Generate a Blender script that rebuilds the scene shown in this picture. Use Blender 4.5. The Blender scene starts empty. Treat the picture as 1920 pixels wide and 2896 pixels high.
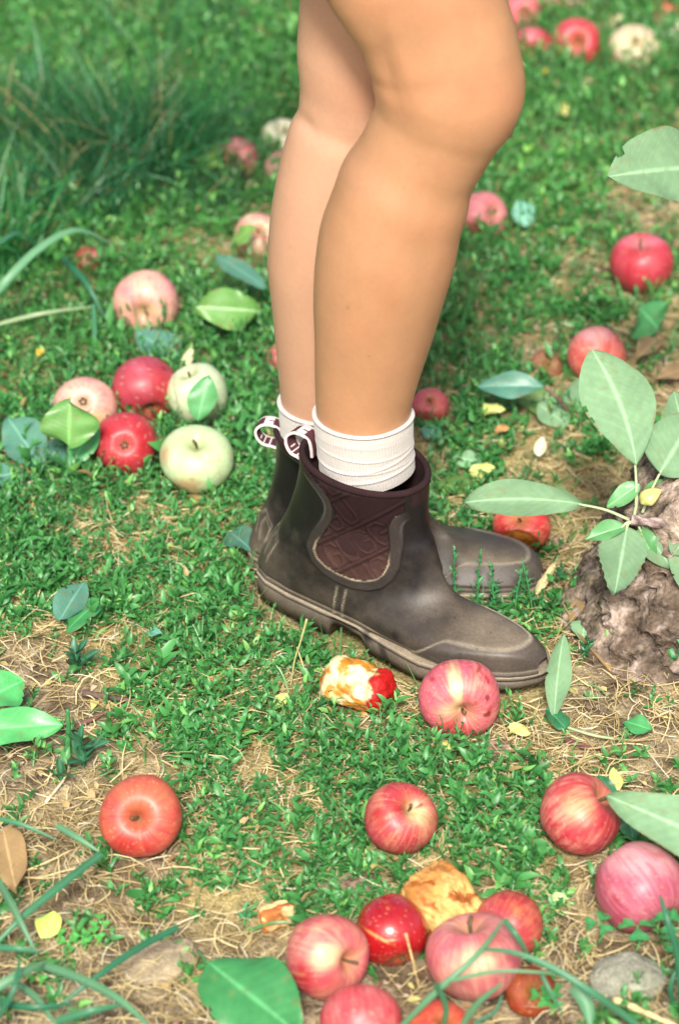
import bpy, math, random
import numpy as np
from mathutils import Vector, Matrix
R_ = math.radians
random.seed(7)
rng = np.random.default_rng(11)
SC = bpy.context.scene
COL = SC.collection

# ------------------------------------------------------------------ camera
PITCH = R_(33.0); FPX = 7937.0; CAMH = 1.49
cam_d = bpy.data.cameras.new('camera'); cam = bpy.data.objects.new('camera', cam_d); COL.objects.link(cam)
cam.location = (0, 0, CAMH); cam.rotation_euler = (math.pi/2 - PITCH, 0, 0)
cam_d.sensor_fit = 'VERTICAL'; cam_d.sensor_height = 36.0; cam_d.sensor_width = 24.0
cam_d.lens = 36.0*FPX/2896.0
cam_d.clip_start = 0.05; cam_d.clip_end = 500
cam_d.dof.use_dof = True; cam_d.dof.focus_distance = 2.46; cam_d.dof.aperture_fstop = 4.6
SC.camera = cam

# ------------------------------------------------------------------ world, sun, exposure
SUN_EL, SUN_AZ = R_(46), R_(183)       # azimuth clockwise from +Y: the sun stands behind and left of the camera
world = bpy.data.worlds.new('World'); SC.world = world; world.use_nodes = True
wn = world.node_tree.nodes; wl = world.node_tree.links; wn.clear()
wo = wn.new('ShaderNodeOutputWorld'); wb = wn.new('ShaderNodeBackground'); ws = wn.new('ShaderNodeTexSky')
ws.sky_type = 'NISHITA'; ws.sun_disc = False; ws.sun_elevation = SUN_EL; ws.sun_rotation = SUN_AZ
ws.air_density = 1.0; ws.dust_density = 5.0; ws.ozone_density = 0.6
wb.inputs['Strength'].default_value = 0.105
wl.new(ws.outputs[0], wb.inputs[0]); wl.new(wb.outputs[0], wo.inputs[0])
sd = bpy.data.lights.new('sun', 'SUN'); sun = bpy.data.objects.new('sun', sd); COL.objects.link(sun)
sd.energy = 2.9; sd.angle = R_(9); sd.color = (1.0, 0.95, 0.87)
sdir = Vector((math.sin(SUN_AZ)*math.cos(SUN_EL), math.cos(SUN_AZ)*math.cos(SUN_EL), math.sin(SUN_EL)))
sun.rotation_euler = sdir.to_track_quat('Z', 'Y').to_euler(); sun.location = sdir*20
SC.view_settings.view_transform = 'Standard'; SC.view_settings.look = 'None'
SC.view_settings.exposure = 0.84; SC.view_settings.gamma = 1.0; SC.view_settings.use_curve_mapping = False
SC.cycles.max_bounces = 6; SC.cycles.diffuse_bounces = 3; SC.cycles.glossy_bounces = 3; SC.cycles.transmission_bounces = 3
SC.cycles.use_denoising = True

# ------------------------------------------------------------------ numeric helpers
CP, SP = math.cos(PITCH), math.sin(PITCH)
CAM = np.array([0, 0, CAMH])
VR = np.array([1., 0, 0]); VU = np.array([0, SP, CP]); VF = np.array([0, CP, -SP])   # view right, up, forward
def ray(px, py):
    u = (px-960)/FPX; v = (py-1448)/FPX
    return VF + u*VR - v*VU
def onz(px, py, z=0.0):
    d = ray(px, py); return CAM + (CAMH-z)/-d[2]*d
def ondepth(px, py, Z):
    return CAM + Z*ray(px, py)
def proj(p):
    q = np.asarray(p, float) - CAM
    Z = q @ VF
    return 960 + FPX*(q @ VR)/Z, 1448 - FPX*(q @ VU)/Z
_T = rng.random(8192)
def vnoise(p, seed=0):
    p = np.asarray(p, float)
    if p.shape[-1] == 2: p = np.concatenate([p, np.zeros(p.shape[:-1]+(1,))], -1)
    i = np.floor(p).astype(np.int64); f = p - i; f = f*f*(3-2*f)
    def h(a, b, c):
        return _T[((i[..., 0]+a)*73856093 ^ (i[..., 1]+b)*19349663 ^ (i[..., 2]+c)*83492791 ^ (seed*2654435761)) & 8191]
    x0 = h(0,0,0)*(1-f[...,0])+h(1,0,0)*f[...,0]; x1 = h(0,1,0)*(1-f[...,0])+h(1,1,0)*f[...,0]
    x2 = h(0,0,1)*(1-f[...,0])+h(1,0,1)*f[...,0]; x3 = h(0,1,1)*(1-f[...,0])+h(1,1,1)*f[...,0]
    y0 = x0*(1-f[...,1])+x1*f[...,1]; y1 = x2*(1-f[...,1])+x3*f[...,1]
    return y0*(1-f[...,2])+y1*f[...,2]
def fbm(p, seed=0, o=4):
    s = 0; a = .5; p = np.asarray(p, float); tot = 0
    for k in range(o):
        s = s + a*vnoise(p*(2**k), seed+k*17); tot += a; a *= .5
    return s/tot
def sm(a, b, x):
    t = np.clip((np.asarray(x, float)-a)/(b-a), 0, 1); return t*t*(3-2*t)
def lerp(a, b, t): return a + (b-a)*t
def lin(r, g, b, k=1.0):
    return tuple(k*((c/255/12.92) if c/255 <= .04045 else ((c/255+.055)/1.055)**2.4) for c in (r, g, b))
def unit(v):
    v = np.asarray(v, float); return v/np.linalg.norm(v, axis=-1, keepdims=True)
def crs(xs, ys, q, smooth=True):            # monotone-ish cubic interpolation through control points
    xs = np.asarray(xs, float); ys = np.asarray(ys, float); q = np.asarray(q, float)
    if ys.ndim == 1: ys = ys[:, None]; flat = True
    else: flat = False
    m = np.gradient(ys, xs, axis=0)
    i = np.clip(np.searchsorted(xs, q)-1, 0, len(xs)-2)
    h = (xs[i+1]-xs[i])[:, None]; t = ((q-xs[i])/(xs[i+1]-xs[i]))[:, None]
    r = (2*t**3-3*t**2+1)*ys[i] + (t**3-2*t**2+t)*h*m[i] + (-2*t**3+3*t**2)*ys[i+1] + (t**3-t**2)*h*m[i+1]
    return r[:, 0] if flat else r

def gz(x, y):
    x = np.asarray(x, float); y = np.asarray(y, float)
    p = np.stack([x, y], -1)
    near = np.exp(-((x-.05)/.25)**2-((y-2.1)/.15)**2); pit = np.exp(-((x-.06)/.17)**4-((y-2.22)/.05)**4)
    z = (.020*(vnoise(p*2.3, 3)-.5) + .010*(vnoise(p*9, 4)-.5))*(1-.85*near)
    z = z - .012*pit - .005*near - .012*sm(1.80, 1.70, y) + .003*(fbm(p*30, 6, 3)-.5)
    return z
def gpt(px, py, dz=0.0):
    p = onz(px, py, dz)
    for _ in range(3): p = onz(px, py, float(gz(p[0], p[1]))+dz)
    return p

# ------------------------------------------------------------------ object helpers
def tag(o, label=None, cat=None, group=None, kind=None):
    if label: o['label'] = label
    if cat: o['category'] = cat
    if group: o['group'] = group
    if kind: o['kind'] = kind
    return o
def empty(name, loc, label, cat, group=None):
    o = bpy.data.objects.new(name, None); COL.objects.link(o); o.location = loc; o.empty_display_size = .02
    return tag(o, label, cat, group)
def obj(name, me, parent=None, loc=None):
    o = bpy.data.objects.new(name, me); COL.objects.link(o)
    if parent is not None:
        o.parent = parent
        if loc is None and parent.type == 'EMPTY': o.location = -parent.location   # geometry is written in world coordinates
    if loc is not None: o.location = loc
    return o
def mesh(name, V, Fc, mat, smooth=True, cols=None, attrs=None):
    V = np.asarray(V, np.float32).reshape(-1, 3)
    me = bpy.data.meshes.new(name)
    if isinstance(Fc, np.ndarray):
        k = Fc.shape[1]; n = len(Fc)
        me.vertices.add(len(V)); me.vertices.foreach_set('co', V.ravel())
        me.loops.add(n*k); me.loops.foreach_set('vertex_index', Fc.astype(np.int32).ravel())
        me.polygons.add(n); me.polygons.foreach_set('loop_start', np.arange(0, n*k, k, dtype=np.int32))
        me.update(calc_edges=True)
    else:
        me.from_pydata(V.tolist(), [], [tuple(map(int, f)) for f in Fc])
    me.polygons.foreach_set('use_smooth', np.full(len(me.polygons), smooth))
    if cols is not None:
        c = np.ones((len(V), 4), np.float32); c[:, :3] = np.clip(cols, 0, 1)
        a = me.color_attributes.new('Col', 'FLOAT_COLOR', 'POINT'); a.data.foreach_set('color', c.ravel())
    for mm in (mat if isinstance(mat, (list, tuple)) else [mat]): me.materials.append(mm)
    me.update()
    return me
def grid_faces(nu, nv, close_v=False, off=0):
    a = np.arange(nu-1)[:, None]; b = np.arange(nv if close_v else nv-1)[None]
    bn = (b+1) % nv
    f = np.stack([a*nv+b, a*nv+bn, (a+1)*nv+bn, (a+1)*nv+b], -1).reshape(-1, 4)
    return f + off
def tube(path, rad, n=8, squash=1.0, cap=True):
    path = np.asarray(path, float); m = len(path); rad = np.broadcast_to(np.asarray(rad, float), (m,))
    T = unit(np.gradient(path, axis=0)); ref = np.array([0, 0, 1.]) if abs(T[0][2]) < .9 else np.array([0, 1., 0])
    V = []
    A = unit(np.cross(T[0], ref))
    for i in range(m):
        A = unit(A - (A@T[i])*T[i]); B = np.cross(T[i], A)
        ph = np.arange(n)/n*2*math.pi
        V.append(path[i] + rad[i]*(np.cos(ph)[:, None]*A + squash*np.sin(ph)[:, None]*B))
    V = np.concatenate(V); Fc = [tuple(f) for f in grid_faces(m, n, True)]
    if cap:
        Fc += [tuple(range(n-1, -1, -1)), tuple(range((m-1)*n, m*n))]
    return V, Fc
def join(parts):
    V = []; Fc = []; o = 0
    for v, f in parts:
        V.append(np.asarray(v)); Fc += [tuple(int(i)+o for i in q) for q in f]; o += len(v)
    return np.concatenate(V), Fc
def spline(pts, n):
    pts = np.asarray(pts, float); d = np.r_[0, np.cumsum(np.linalg.norm(np.diff(pts, axis=0), axis=1))]
    return crs(d, pts, np.linspace(0, d[-1], n))

# ------------------------------------------------------------------ materials
def mat(name, color=None, rough=.6, spec=.5, vcol=False, noise=None, bump=None, sss=0, coat=0, coat_rough=.2, sheen=0, trans=0, back=None):
    m = bpy.data.materials.new(name); m.use_nodes = True; nt = m.node_tree; N = nt.nodes; L = nt.links
    b = N['Principled BSDF']; out = N['Material Output']
    b.inputs['Roughness'].default_value = rough; b.inputs['Specular IOR Level'].default_value = spec
    src = None
    if vcol:
        a = N.new('ShaderNodeVertexColor'); a.layer_name = 'Col'; src = a.outputs['Color']
    elif color is not None:
        c = N.new('ShaderNodeRGB'); c.outputs[0].default_value = (*color, 1); src = c.outputs[0]
    tc = N.new('ShaderNodeTexCoord')
    if noise:                                # list of (scale, low, high)
        for sc_, lo, hi in noise:
            n = N.new('ShaderNodeTexNoise'); n.inputs['Scale'].default_value = sc_; n.inputs['Detail'].default_value = 4
            L.new(tc.outputs['Object'], n.inputs['Vector'])
            r = N.new('ShaderNodeMapRange'); r.inputs[1].default_value = .3; r.inputs[2].default_value = .7
            r.inputs[3].default_value = lo; r.inputs[4].default_value = hi; L.new(n.outputs[0], r.inputs[0])
            mx = N.new('ShaderNodeVectorMath'); mx.operation = 'SCALE'; L.new(src, mx.inputs[0]); L.new(r.outputs[0], mx.inputs['Scale'])
            src = mx.outputs[0]
    if back is not None:                     # another colour on the reverse of a leaf
        g = N.new('ShaderNodeNewGeometry'); mx = N.new('ShaderNodeMixRGB'); mx.blend_type = 'MULTIPLY'; mx.inputs[0].default_value = 1
        mx2 = N.new('ShaderNodeMixRGB'); mx2.inputs[2].default_value = (*back, 1)
        L.new(src, mx2.inputs[1]); L.new(g.outputs['Backfacing'], mx2.inputs[0]); src = mx2.outputs[0]
    L.new(src, b.inputs['Base Color'])
    if bump:
        n = N.new('ShaderNodeTexNoise'); n.inputs['Scale'].default_value = bump[0]; n.inputs['Detail'].default_value = 5
        L.new(tc.outputs['Object'], n.inputs['Vector'])
        bp = N.new('ShaderNodeBump'); bp.inputs['Strength'].default_value = bump[1]; bp.inputs['Distance'].default_value = bump[2]
        L.new(n.outputs[0], bp.inputs['Height']); L.new(bp.outputs[0], b.inputs['Normal'])
    if sss:
        b.inputs['Subsurface Weight'].default_value = sss; b.inputs['Subsurface Radius'].default_value = (1, .35, .2)
        b.inputs['Subsurface Scale'].default_value = .006
    b.inputs['Coat Weight'].default_value = coat; b.inputs['Coat Roughness'].default_value = coat_rough
    b.inputs['Sheen Weight'].default_value = sheen; b.inputs['Sheen Roughness'].default_value = .4
    if trans:
        t = N.new('ShaderNodeBsdfTranslucent'); L.new(src, t.inputs[0]); ms = N.new('ShaderNodeMixShader'); ms.inputs[0].default_value = trans
        L.new(b.outputs[0], ms.inputs[1]); L.new(t.outputs[0], ms.inputs[2]); L.new(ms.outputs[0], out.inputs[0])
    return m
M = dict(
    ground=mat('soil', vcol=True, rough=.95, spec=.2, noise=[(60, .65, 1.25), (420, .6, 1.35)], bump=(260, .9, .004)),
    weed=mat('weed_leaf', vcol=True, rough=.42, spec=.55, trans=.22),
    blade=mat('grass_blade', vcol=True, rough=.4, spec=.5, trans=.25),
    straw=mat('dry_straw', vcol=True, rough=.7, spec=.3, trans=.15),
    crumb=mat('soil_crumb', vcol=True, rough=.95, spec=.2),
    skin=mat('skin', vcol=True, rough=.40, spec=.55, noise=[(14, .95, 1.05), (220, .97, 1.03)], bump=(700, .30, .0007), sss=.18),
    sock=mat('sock_knit', vcol=True, rough=.95, spec=.1, noise=[(900, .93, 1.05)], bump=(1300, .5, .0008), sheen=.25),
    boot=mat('dusty_rubber', vcol=True, rough=.45, spec=.30, noise=[(35, .82, 1.18), (420, .84, 1.16)], bump=(500, .22, .0006)),
    gore=mat('elastic_fabric', vcol=True, rough=.9, spec=.2, noise=[(60, .85, 1.15), (700, .8, 1.2)], bump=(1200, .4, .0006)),
    tab=mat('woven_tape', vcol=True, rough=.8, spec=.2, bump=(1500, .3, .0004)),
    apple=mat('apple_skin', vcol=True, rough=.46, spec=.42, noise=[(700, .93, 1.07)], coat=.12, coat_rough=.3, bump=(300, .06, .0008)),
    appleg=mat('glossy_apple_skin', vcol=True, rough=.22, spec=.6, coat=.6, coat_rough=.1),
    rot=mat('apple_flesh', vcol=True, rough=.6, spec=.35, noise=[(160, .75, 1.2)], bump=(260, .7, .002)),
    stem=mat('apple_stem', color=(.09, .07, .03), rough=.7, noise=[(300, .6, 1.4)]),
    calyx=mat('dried_calyx', color=(.10, .08, .035), rough=.9, noise=[(300, .6, 1.4)]),
    leaf=mat('leaf_blade', vcol=True, rough=.38, spec=.5, trans=.07, noise=[(90, .88, 1.12)], bump=(350, .35, .0006)),
    leafm=mat('leaf_underside', vcol=True, rough=.7, spec=.25, trans=.14, noise=[(120, .92, 1.08)], bump=(500, .4, .0006)),
    bark=mat('trunk_bark', vcol=True, rough=.92, spec=.2, noise=[(45, .6, 1.35), (260, .6, 1.4)], bump=(150, .9, .006)),
    wood=mat('dry_wood', vcol=True, rough=.9, spec=.2, noise=[(200, .7, 1.3)], bump=(300, .6, .002)),
    stone=mat('mossy_stone', vcol=True, rough=.95, spec=.2, noise=[(120, .7, 1.25), (500, .75, 1.2)], bump=(200, .7, .003)),
)

# ------------------------------------------------------------------ what grows where (a map of the lawn read as ground coordinates)
GREEN = """999997887788
999997888887
899987887776
778867886433
653454565323
655765565444
768887665432
788787666433
887667767533
865678667622
656778767611
236987666511
123766555422
123456899632
233546778632
222444443322
221222222222
111010001111""".split()
GM = np.array([[int(c) for c in r] for r in GREEN], float)/9.0
def green(x, y):
    p = np.stack([np.asarray(x, float), np.asarray(y, float), np.zeros(np.shape(x))], -1)
    px, py = proj(p)
    u = np.clip(px/160.0-.5, 0, 10.999); v = np.clip(py/160.9-.5, 0, 16.999)
    i = u.astype(int); j = v.astype(int); fu = u-i; fv = v-j
    g = (GM[j, i]*(1-fu)+GM[j, i+1]*fu)*(1-fv)+(GM[j+1, i]*(1-fu)+GM[j+1, i+1]*fu)*fv
    return g, px, py

# ground sheet ---------------------------------------------------------
def axis_coords(lo, hi, step, far):
    c = list(np.arange(lo, hi+step/2, step)); s = step; a = c[-1]
    r = []
    while a < far: s *= 1.35; a += s; r.append(a)
    s = step; a = c[0]; l = []
    while a > -far: s *= 1.35; a -= s; l.append(a)
    return np.array(l[::-1]+c+r)
gx = axis_coords(-.62, .62, .006, 70); gy = axis_coords(1.45, 3.75, .007, 70)
GX, GY = np.meshgrid(gx, gy, indexing='ij')
fine = sm(1.2, .8, np.abs(GX))*sm(5, 4, GY)
GZ = gz(GX, GY); pp = np.stack([GX, GY], -1)
GZ = GZ + fine*(.006*(fbm(pp*70, 21, 3)-.5) + .008*(fbm(pp*22, 24, 3)-.5)) - .001
g, _, _ = green(GX, GY)
n1 = fbm(pp*14, 31, 4); n2 = fbm(pp*60, 35, 3)
soil = lerp(np.array([.135, .100, .060]), np.array([.41, .33, .21]), sm(.35, .7, n2)[..., None])
thatch = np.array([.37, .30, .13]); moss = np.array([.06, .12, .035])
c = lerp(soil, thatch, (sm(.15, .5, g)*sm(.2, .6, n1))[..., None])
c = lerp(c, moss, (sm(.55, 1.0, g+.5*(n1-.5))*.65)[..., None])
gcol = c.reshape(-1, 3)
ground = obj('ground', mesh('ground', np.stack([GX, GY, GZ], -1), grid_faces(len(gx), len(gy))[:, ::-1].copy(), M['ground'], cols=gcol))
tag(ground, 'brown soil under the lawn weeds and dry thatch', kind='structure')

# ------------------------------------------------------------------ tree trunk at the right edge
def trunk():
    base = gpt(2250, 1720); cx, cy = base[0]+.02, base[1]+.02
    root = empty('apple_tree', (cx, cy, 0), 'knobbly grey brown apple tree base rising at the right edge of the lawn', 'tree')
    nz, nf = 150, 320
    t = np.linspace(0, 1, nz); ph = np.arange(nf)/nf*2*math.pi
    T, PH = np.meshgrid(t, ph, indexing='ij')
    z = -.03 + .9*T**1.7
    # angle pi = towards the picture's left, where the root flares
    left = np.exp(-((np.angle(np.exp(1j*(PH-R_(190)))))/.85)**2); near = np.exp(-((np.angle(np.exp(1j*(PH-R_(262)))))/.6)**2)
    r = .078 + .045*np.exp(-np.maximum(z, 0)/.05) + left*.122*sm(.25, .13, z) + near*.055*sm(.12, .02, z)
    P3 = np.stack([np.cos(PH)*2, np.sin(PH)*2, z*14], -1)
    r = r*(1+.30*(fbm(P3*1.3, 41, 3)-.5)*sm(.6, .1, z)) + .030*(fbm(P3*3, 43, 4)-.5) + .016*(fbm(P3*9, 47, 4)-.5) - .010*sm(.06, .0, np.abs(fbm(P3*np.array([5, 5, 2.5]), 48, 3)-.5)) + .006*(fbm(P3*28, 49, 3)-.5)
    V = np.stack([cx + .12*np.maximum(z-.1, 0) + r*np.cos(PH), cy + r*np.sin(PH), z], -1).reshape(-1, 3)
    n = fbm(V*38, 51, 4)[:, None]; n2 = fbm(V*110, 57, 3)[:, None]
    c = lerp(np.array([.115, .085, .062]), np.array([.38, .30, .235]), sm(.36, .64, n))
    c = lerp(c, np.array([.40, .33, .29]), sm(.54, .70, n2)*.6)
    c = lerp(c, np.array([.22, .15, .09]), sm(.55, .75, fbm(V*16, 61, 3)[:, None])*.7)
    c = lerp(c, np.array([.12, .15, .05]), sm(.6, .8, fbm(V*22, 66, 3)[:, None])*.35)
    crk = sm(.06, .0, np.abs(fbm(P3*np.array([5, 5, 2.5]), 48, 3)-.5)).reshape(-1, 1); c = c*(1-.55*crk)
    obj('trunk', mesh('trunk', V, grid_faces(nz, nf, True), M['bark'], cols=c), root)
    for k, (a, l, w) in enumerate([(R_(200), .20, .018), (R_(252), .22, .02), (R_(285), .17, .016)]):
        d = np.array([math.cos(a), math.sin(a)]); pts = []
        for s in np.linspace(.03, 1, 9):
            q = np.array([cx, cy]) + d*(.08+l*s) + np.array([-d[1], d[0]])*.02*math.sin(s*4+k)
            pts.append([q[0], q[1], float(gz(*q)) + .004 - .012*s])
        v, f = tube(pts, w*(1.05-np.linspace(0, 1, 9)*.75), 14, .8)
        v = v + .006*(fbm(v*60, 71+k, 3)[:, None]-.5)
        n = fbm(v*90, 73, 3)[:, None]
        obj('root', mesh('root', v, f, M['bark'], cols=lerp(np.array([.12, .08, .055]), np.array([.33, .26, .22]), sm(.4, .62, n))), root)
    # lower limb off to the right and the crown above, both out of the picture
    pts = spline([(cx+.10, cy, .7), (cx+.25, cy-.05, 1.3), (cx+.5, cy+.1, 1.9), (cx+.9, cy+.2, 2.4)], 14)
    v, f = tube(pts, np.linspace(.07, .03, 14), 16)
    obj('limb', mesh('limb', v, f, M['bark'], cols=np.tile([.2, .15, .12], (len(v), 1))), root)
    return np.array([cx, cy, 0])
TRUNK = trunk()

# ------------------------------------------------------------------ person: legs
def frame(yaw, O, s=1.0):
    y = R_(yaw); X = np.array([math.cos(y), math.sin(y), 0]); Y = np.array([-math.sin(y), math.cos(y), 0])
    return np.array(O, float), X, Y, s
BOOT_N = frame(-35, (-.066, 2.175, .003)); BOOT_F = frame(-11, (-.083, 2.226, -.013), .93)
def onvert(px, py, P0, Yn):
    d = ray(px, py); return CAM + ((P0-CAM)@Yn)/(d@Yn)*d
def leg_sections(rows, P0, Yn, n_out, depth=.93):
    rows = np.array(rows, float); y = np.linspace(rows[-1, 0], rows[0, 0], n_out)[::-1] if rows[0, 0] > rows[-1, 0] else np.linspace(rows[0, 0], rows[-1, 0], n_out)
    xl = crs(rows[:, 0], rows[:, 1], y); xr = crs(rows[:, 0], rows[:, 2], y)
    C = np.array([onvert((a+b)/2, q, P0, Yn) for a, b, q in zip(xl, xr, y)])
    ax = np.gradient((xl+xr)/2, y); ca = 1/np.sqrt(1+ax**2)
    Z = (C-CAM)@VF
    a = (xr-xl)/2*ca/FPX*Z
    T = np.gradient(C, axis=0); kk = np.exp(-(np.arange(-24, 25)/11.)**2); kk /= kk.sum()
    T = np.stack([np.convolve(np.pad(T[:, i], 24, 'edge'), kk, 'valid') for i in range(3)], 1)
    T = unit(T)*-1          # upwards (rows run downwards)
    view = unit(C-CAM)
    S = unit(np.cross(view, T)); N = np.cross(T, S)   # S: picture right (front of the leg), N: away from the camera or towards
    return dict(C=C, a=a, T=T, S=S, N=N, y=y, b=a*lerp(.80, .96, sm(230, 720, y)))
NEAR = [(-170, 815, 1378), (-80, 878, 1424), (0, 939, 1450), (71, 992, 1461), (159, 1030, 1479), (220, 1050, 1486), (275, 1049, 1483), (330, 1035, 1463), (374, 1019, 1434), (429, 992, 1400),
        (500, 955, 1360), (571, 929, 1335), (648, 903, 1311), (742, 887, 1286), (852, 882, 1252), (962, 886, 1219), (1071, 888, 1184), (1159, 893, 1162), (1240, 902, 1160), (1330, 915, 1165)]
FAR = [(-170, 850, 1330), (-80, 848, 1312), (0, 844, 1290), (71, 839, 1270), (159, 837, 1245), (220, 841, 1240), (275, 843, 1230), (330, 830, 1215), (374, 814, 1195), (429, 799, 1180),
       (500, 783, 1165), (571, 770, 1155), (648, 760, 1145), (742, 755, 1130), (852, 766, 1115), (962, 777, 1095), (1071, 787, 1070), (1159, 797, 1045), (1240, 806, 1040), (1330, 838, 1042)]
On, Xn, Yn, _ = BOOT_N; Of, Xf, Yf, _s = BOOT_F
P0n = On + .102*Xn; P0f = Of + .072*Xf
yf = R_(6); Yfar = np.array([-math.sin(yf), math.cos(yf), 0])
yl_ = R_(-13); Yleg = np.array([-math.sin(yl_), math.cos(yl_), 0])
SEC_N = leg_sections(NEAR, P0n, Yleg, 130); SEC_F = leg_sections(FAR, P0f, Yfar, 130)
def tube_from(sec, nf=64, grow=0.0, shape=True, sel=None):
    ph = np.arange(nf)/nf*2*math.pi; c = np.cos(ph)[None]; s = np.sin(ph)[None]
    a = (sec['a']+grow)[:, None]; b = (sec['b']+grow)[:, None]
    nar = 1-.14*np.maximum(c, 0)**2*sm(200, 700, sec['y'])[:, None] if shape else 1
    V = sec['C'][:, None] + (a*c)[..., None]*sec['S'][:, None] + (b*s*nar)[..., None]*sec['N'][:, None]
    return V
def leg_surface(sec, hip):
    V = tube_from(sec)
    n0 = V.shape[0]
    # rows go from the top of the picture downwards; continue the thigh up to the hip, out of the picture
    C0 = sec['C'][0]; top = []
    slope = unit(sec['C'][0]-sec['C'][8])
    for k in range(1, 15):
        s = k/14; c = (1-s)**2*C0 + 2*s*(1-s)*(C0+slope*.13) + s*s*np.array(hip)
        r = sec['a'][0]*(1+.22*s); ph = np.arange(V.shape[1])/V.shape[1]*2*math.pi
        Tn = unit(np.array(hip)-C0); S = unit(sec['S'][0]-(sec['S'][0]@Tn)*Tn*s); N = np.cross(sec['T'][0]*(1-s)+Tn*s, S)
        top.append(c + r*np.cos(ph)[:, None]*S + .95*r*np.sin(ph)[:, None]*N)
    V = np.concatenate([np.array(top[::-1]), V])
    nu, nv = V.shape[:2]
    Fc = [tuple(f) for f in grid_faces(nu, nv, True)] + [tuple(range(nv-1, -1, -1)), tuple(range((nu-1)*nv, nu*nv))]
    return V.reshape(-1, 3), Fc
person = empty('person', (0.0, 2.16, 0), 'person with bare tanned legs, white socks and dusty brown rubber boots', 'person')
hipN = (.0, 2.16, .87); hipF = (-.03, 2.31, .88)
v1, f1 = leg_surface(SEC_N, hipN); v2, f2 = leg_surface(SEC_F, hipF)
# pelvis out of the picture joins both legs into one body
ps = []
for i, t in enumerate(np.linspace(-1, 1, 22)):
    r = math.sqrt(max(0, 1-t*t)) + .001; ph = np.arange(40)/40*2*math.pi
    ps.append(np.stack([-.02+.125*r*np.cos(ph), 2.235+.165*r*np.sin(ph), np.full(40, .93+.12*t)], -1))
v3 = np.concatenate(ps); f3 = [tuple(f) for f in grid_faces(22, 40, True)] + [tuple(range(39, -1, -1)), tuple(range(21*40, 22*40))]
V, Fc = join([(v1, f1), (v2, f2), (v3, f3)])
tmp = bpy.data.objects.new('tmp_body', mesh('tmp_body', V, Fc, M['skin'])); COL.objects.link(tmp)
rm = tmp.modifiers.new('r', 'REMESH'); rm.mode = 'VOXEL'; rm.voxel_size = .0032
smm = tmp.modifiers.new('s', 'SMOOTH'); smm.factor = .5; smm.iterations = 6
dg = bpy.context.evaluated_depsgraph_get(); ev = tmp.evaluated_get(dg); em = ev.to_mesh()
BV = np.empty(len(em.vertices)*3, np.float32); em.vertices.foreach_get('co', BV); BV = BV.reshape(-1, 3).astype(float)
BN = np.empty(len(em.vertices)*3, np.float32); em.vertices.foreach_get('normal', BN); BN = BN.reshape(-1, 3)
BF = [tuple(p.vertices) for p in em.polygons]; ev.to_mesh_clear(); bpy.data.objects.remove(tmp)
q = BV-CAM; Zd = q@VF; bx = 960+FPX*(q@VR)/Zd; by = 1448-FPX*(q@VU)/Zd
facing = np.clip(-(BN@VF)*1.6, 0, 1)
dN = np.min([((BV-c_)**2).sum(1) for c_ in SEC_N['C'][::3]], 0)**.5; dF = np.min([((BV-c_)**2).sum(1) for c_ in SEC_F['C'][::3]], 0)**.5
isnear = sm(-.004, .004, dF-dN)
def bump_at(cx, cy, sx, sy, rot, amp, w):
    a = R_(rot); dx = bx-cx; dy = by-cy; u = dx*math.cos(a)+dy*math.sin(a); v = -dx*math.sin(a)+dy*math.cos(a)
    return amp*np.exp(-(u/sx)**2-(v/sy)**2)*w
d = np.zeros(len(BV))
w = isnear*facing
d += bump_at(1345, 300, 42, 50, 0, -.0030, w)      # hollow beside the kneecap
d += bump_at(1425, 190, 50, 60, 0, .0022, w)       # kneecap
d += bump_at(1130, 560, 45, 170, 6, .0016, w)      # shin muscle
d += bump_at(1225, 640, 26, 220, 14, -.0012, w)
d += bump_at(1093, 215, 24, 110, -14, -.0040, w)   # fold behind the knee
d += bump_at(1135, 160, 22, 120, -16, .0022, w)    # hamstring tendon
d += bump_at(1000, 640, 60, 150, 0, .0015, w)
wf = (1-isnear)*facing
d += bump_at(868, 352, 16, 34, -40, -.0035, wf)
d += bump_at(985, 300, 60, 80, 0, .0025, wf)
BV = BV + BN*(.55*d)[:, None]
tone = fbm(BV*9, 81, 3)[:, None]
c = lerp(np.array([.385, .200, .102]), np.array([.455, .245, .130]), tone)
c = c*(1+.07*(fbm(BV*70, 86, 3)[:, None]-.5)*2)
c = lerp(c, c*np.array([1.05, .88, .84]), (.35*sm(.45, .75, fbm(BV*24, 87, 3)))[:, None])
for mx_, my_ in ((1146, 533), (1045, 1009), (985, 870), (1250, 640), (820, 700), (1180, 120), (1310, 130)):
    c = lerp(c, np.array([.22, .10, .05]), (.55*np.exp(-((bx-mx_)/3.2)**2-((by-my_)/3.2)**2)*facing)[:, None])
c = lerp(c, np.array([.55, .335, .235]), (1-isnear)[:, None]*.52)                                       # far leg paler: brighter light on it painted into the skin
kn = np.exp(-((bx-1420)/90)**2-((by-280)/90)**2)*isnear + .7*np.exp(-((bx-1010)/70)**2-((by-270)/90)**2)*(1-isnear)
c = lerp(c, np.array([.48, .21, .11]), kn[:, None]*.40)
kn2 = np.exp(-((bx-1325)/55)**2-((by-310)/60)**2)*isnear
c = lerp(c, np.array([.42, .20, .10]), kn2[:, None]*.35)
obj('body', mesh('body', BV, BF, M['skin'], cols=c), person)

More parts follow.
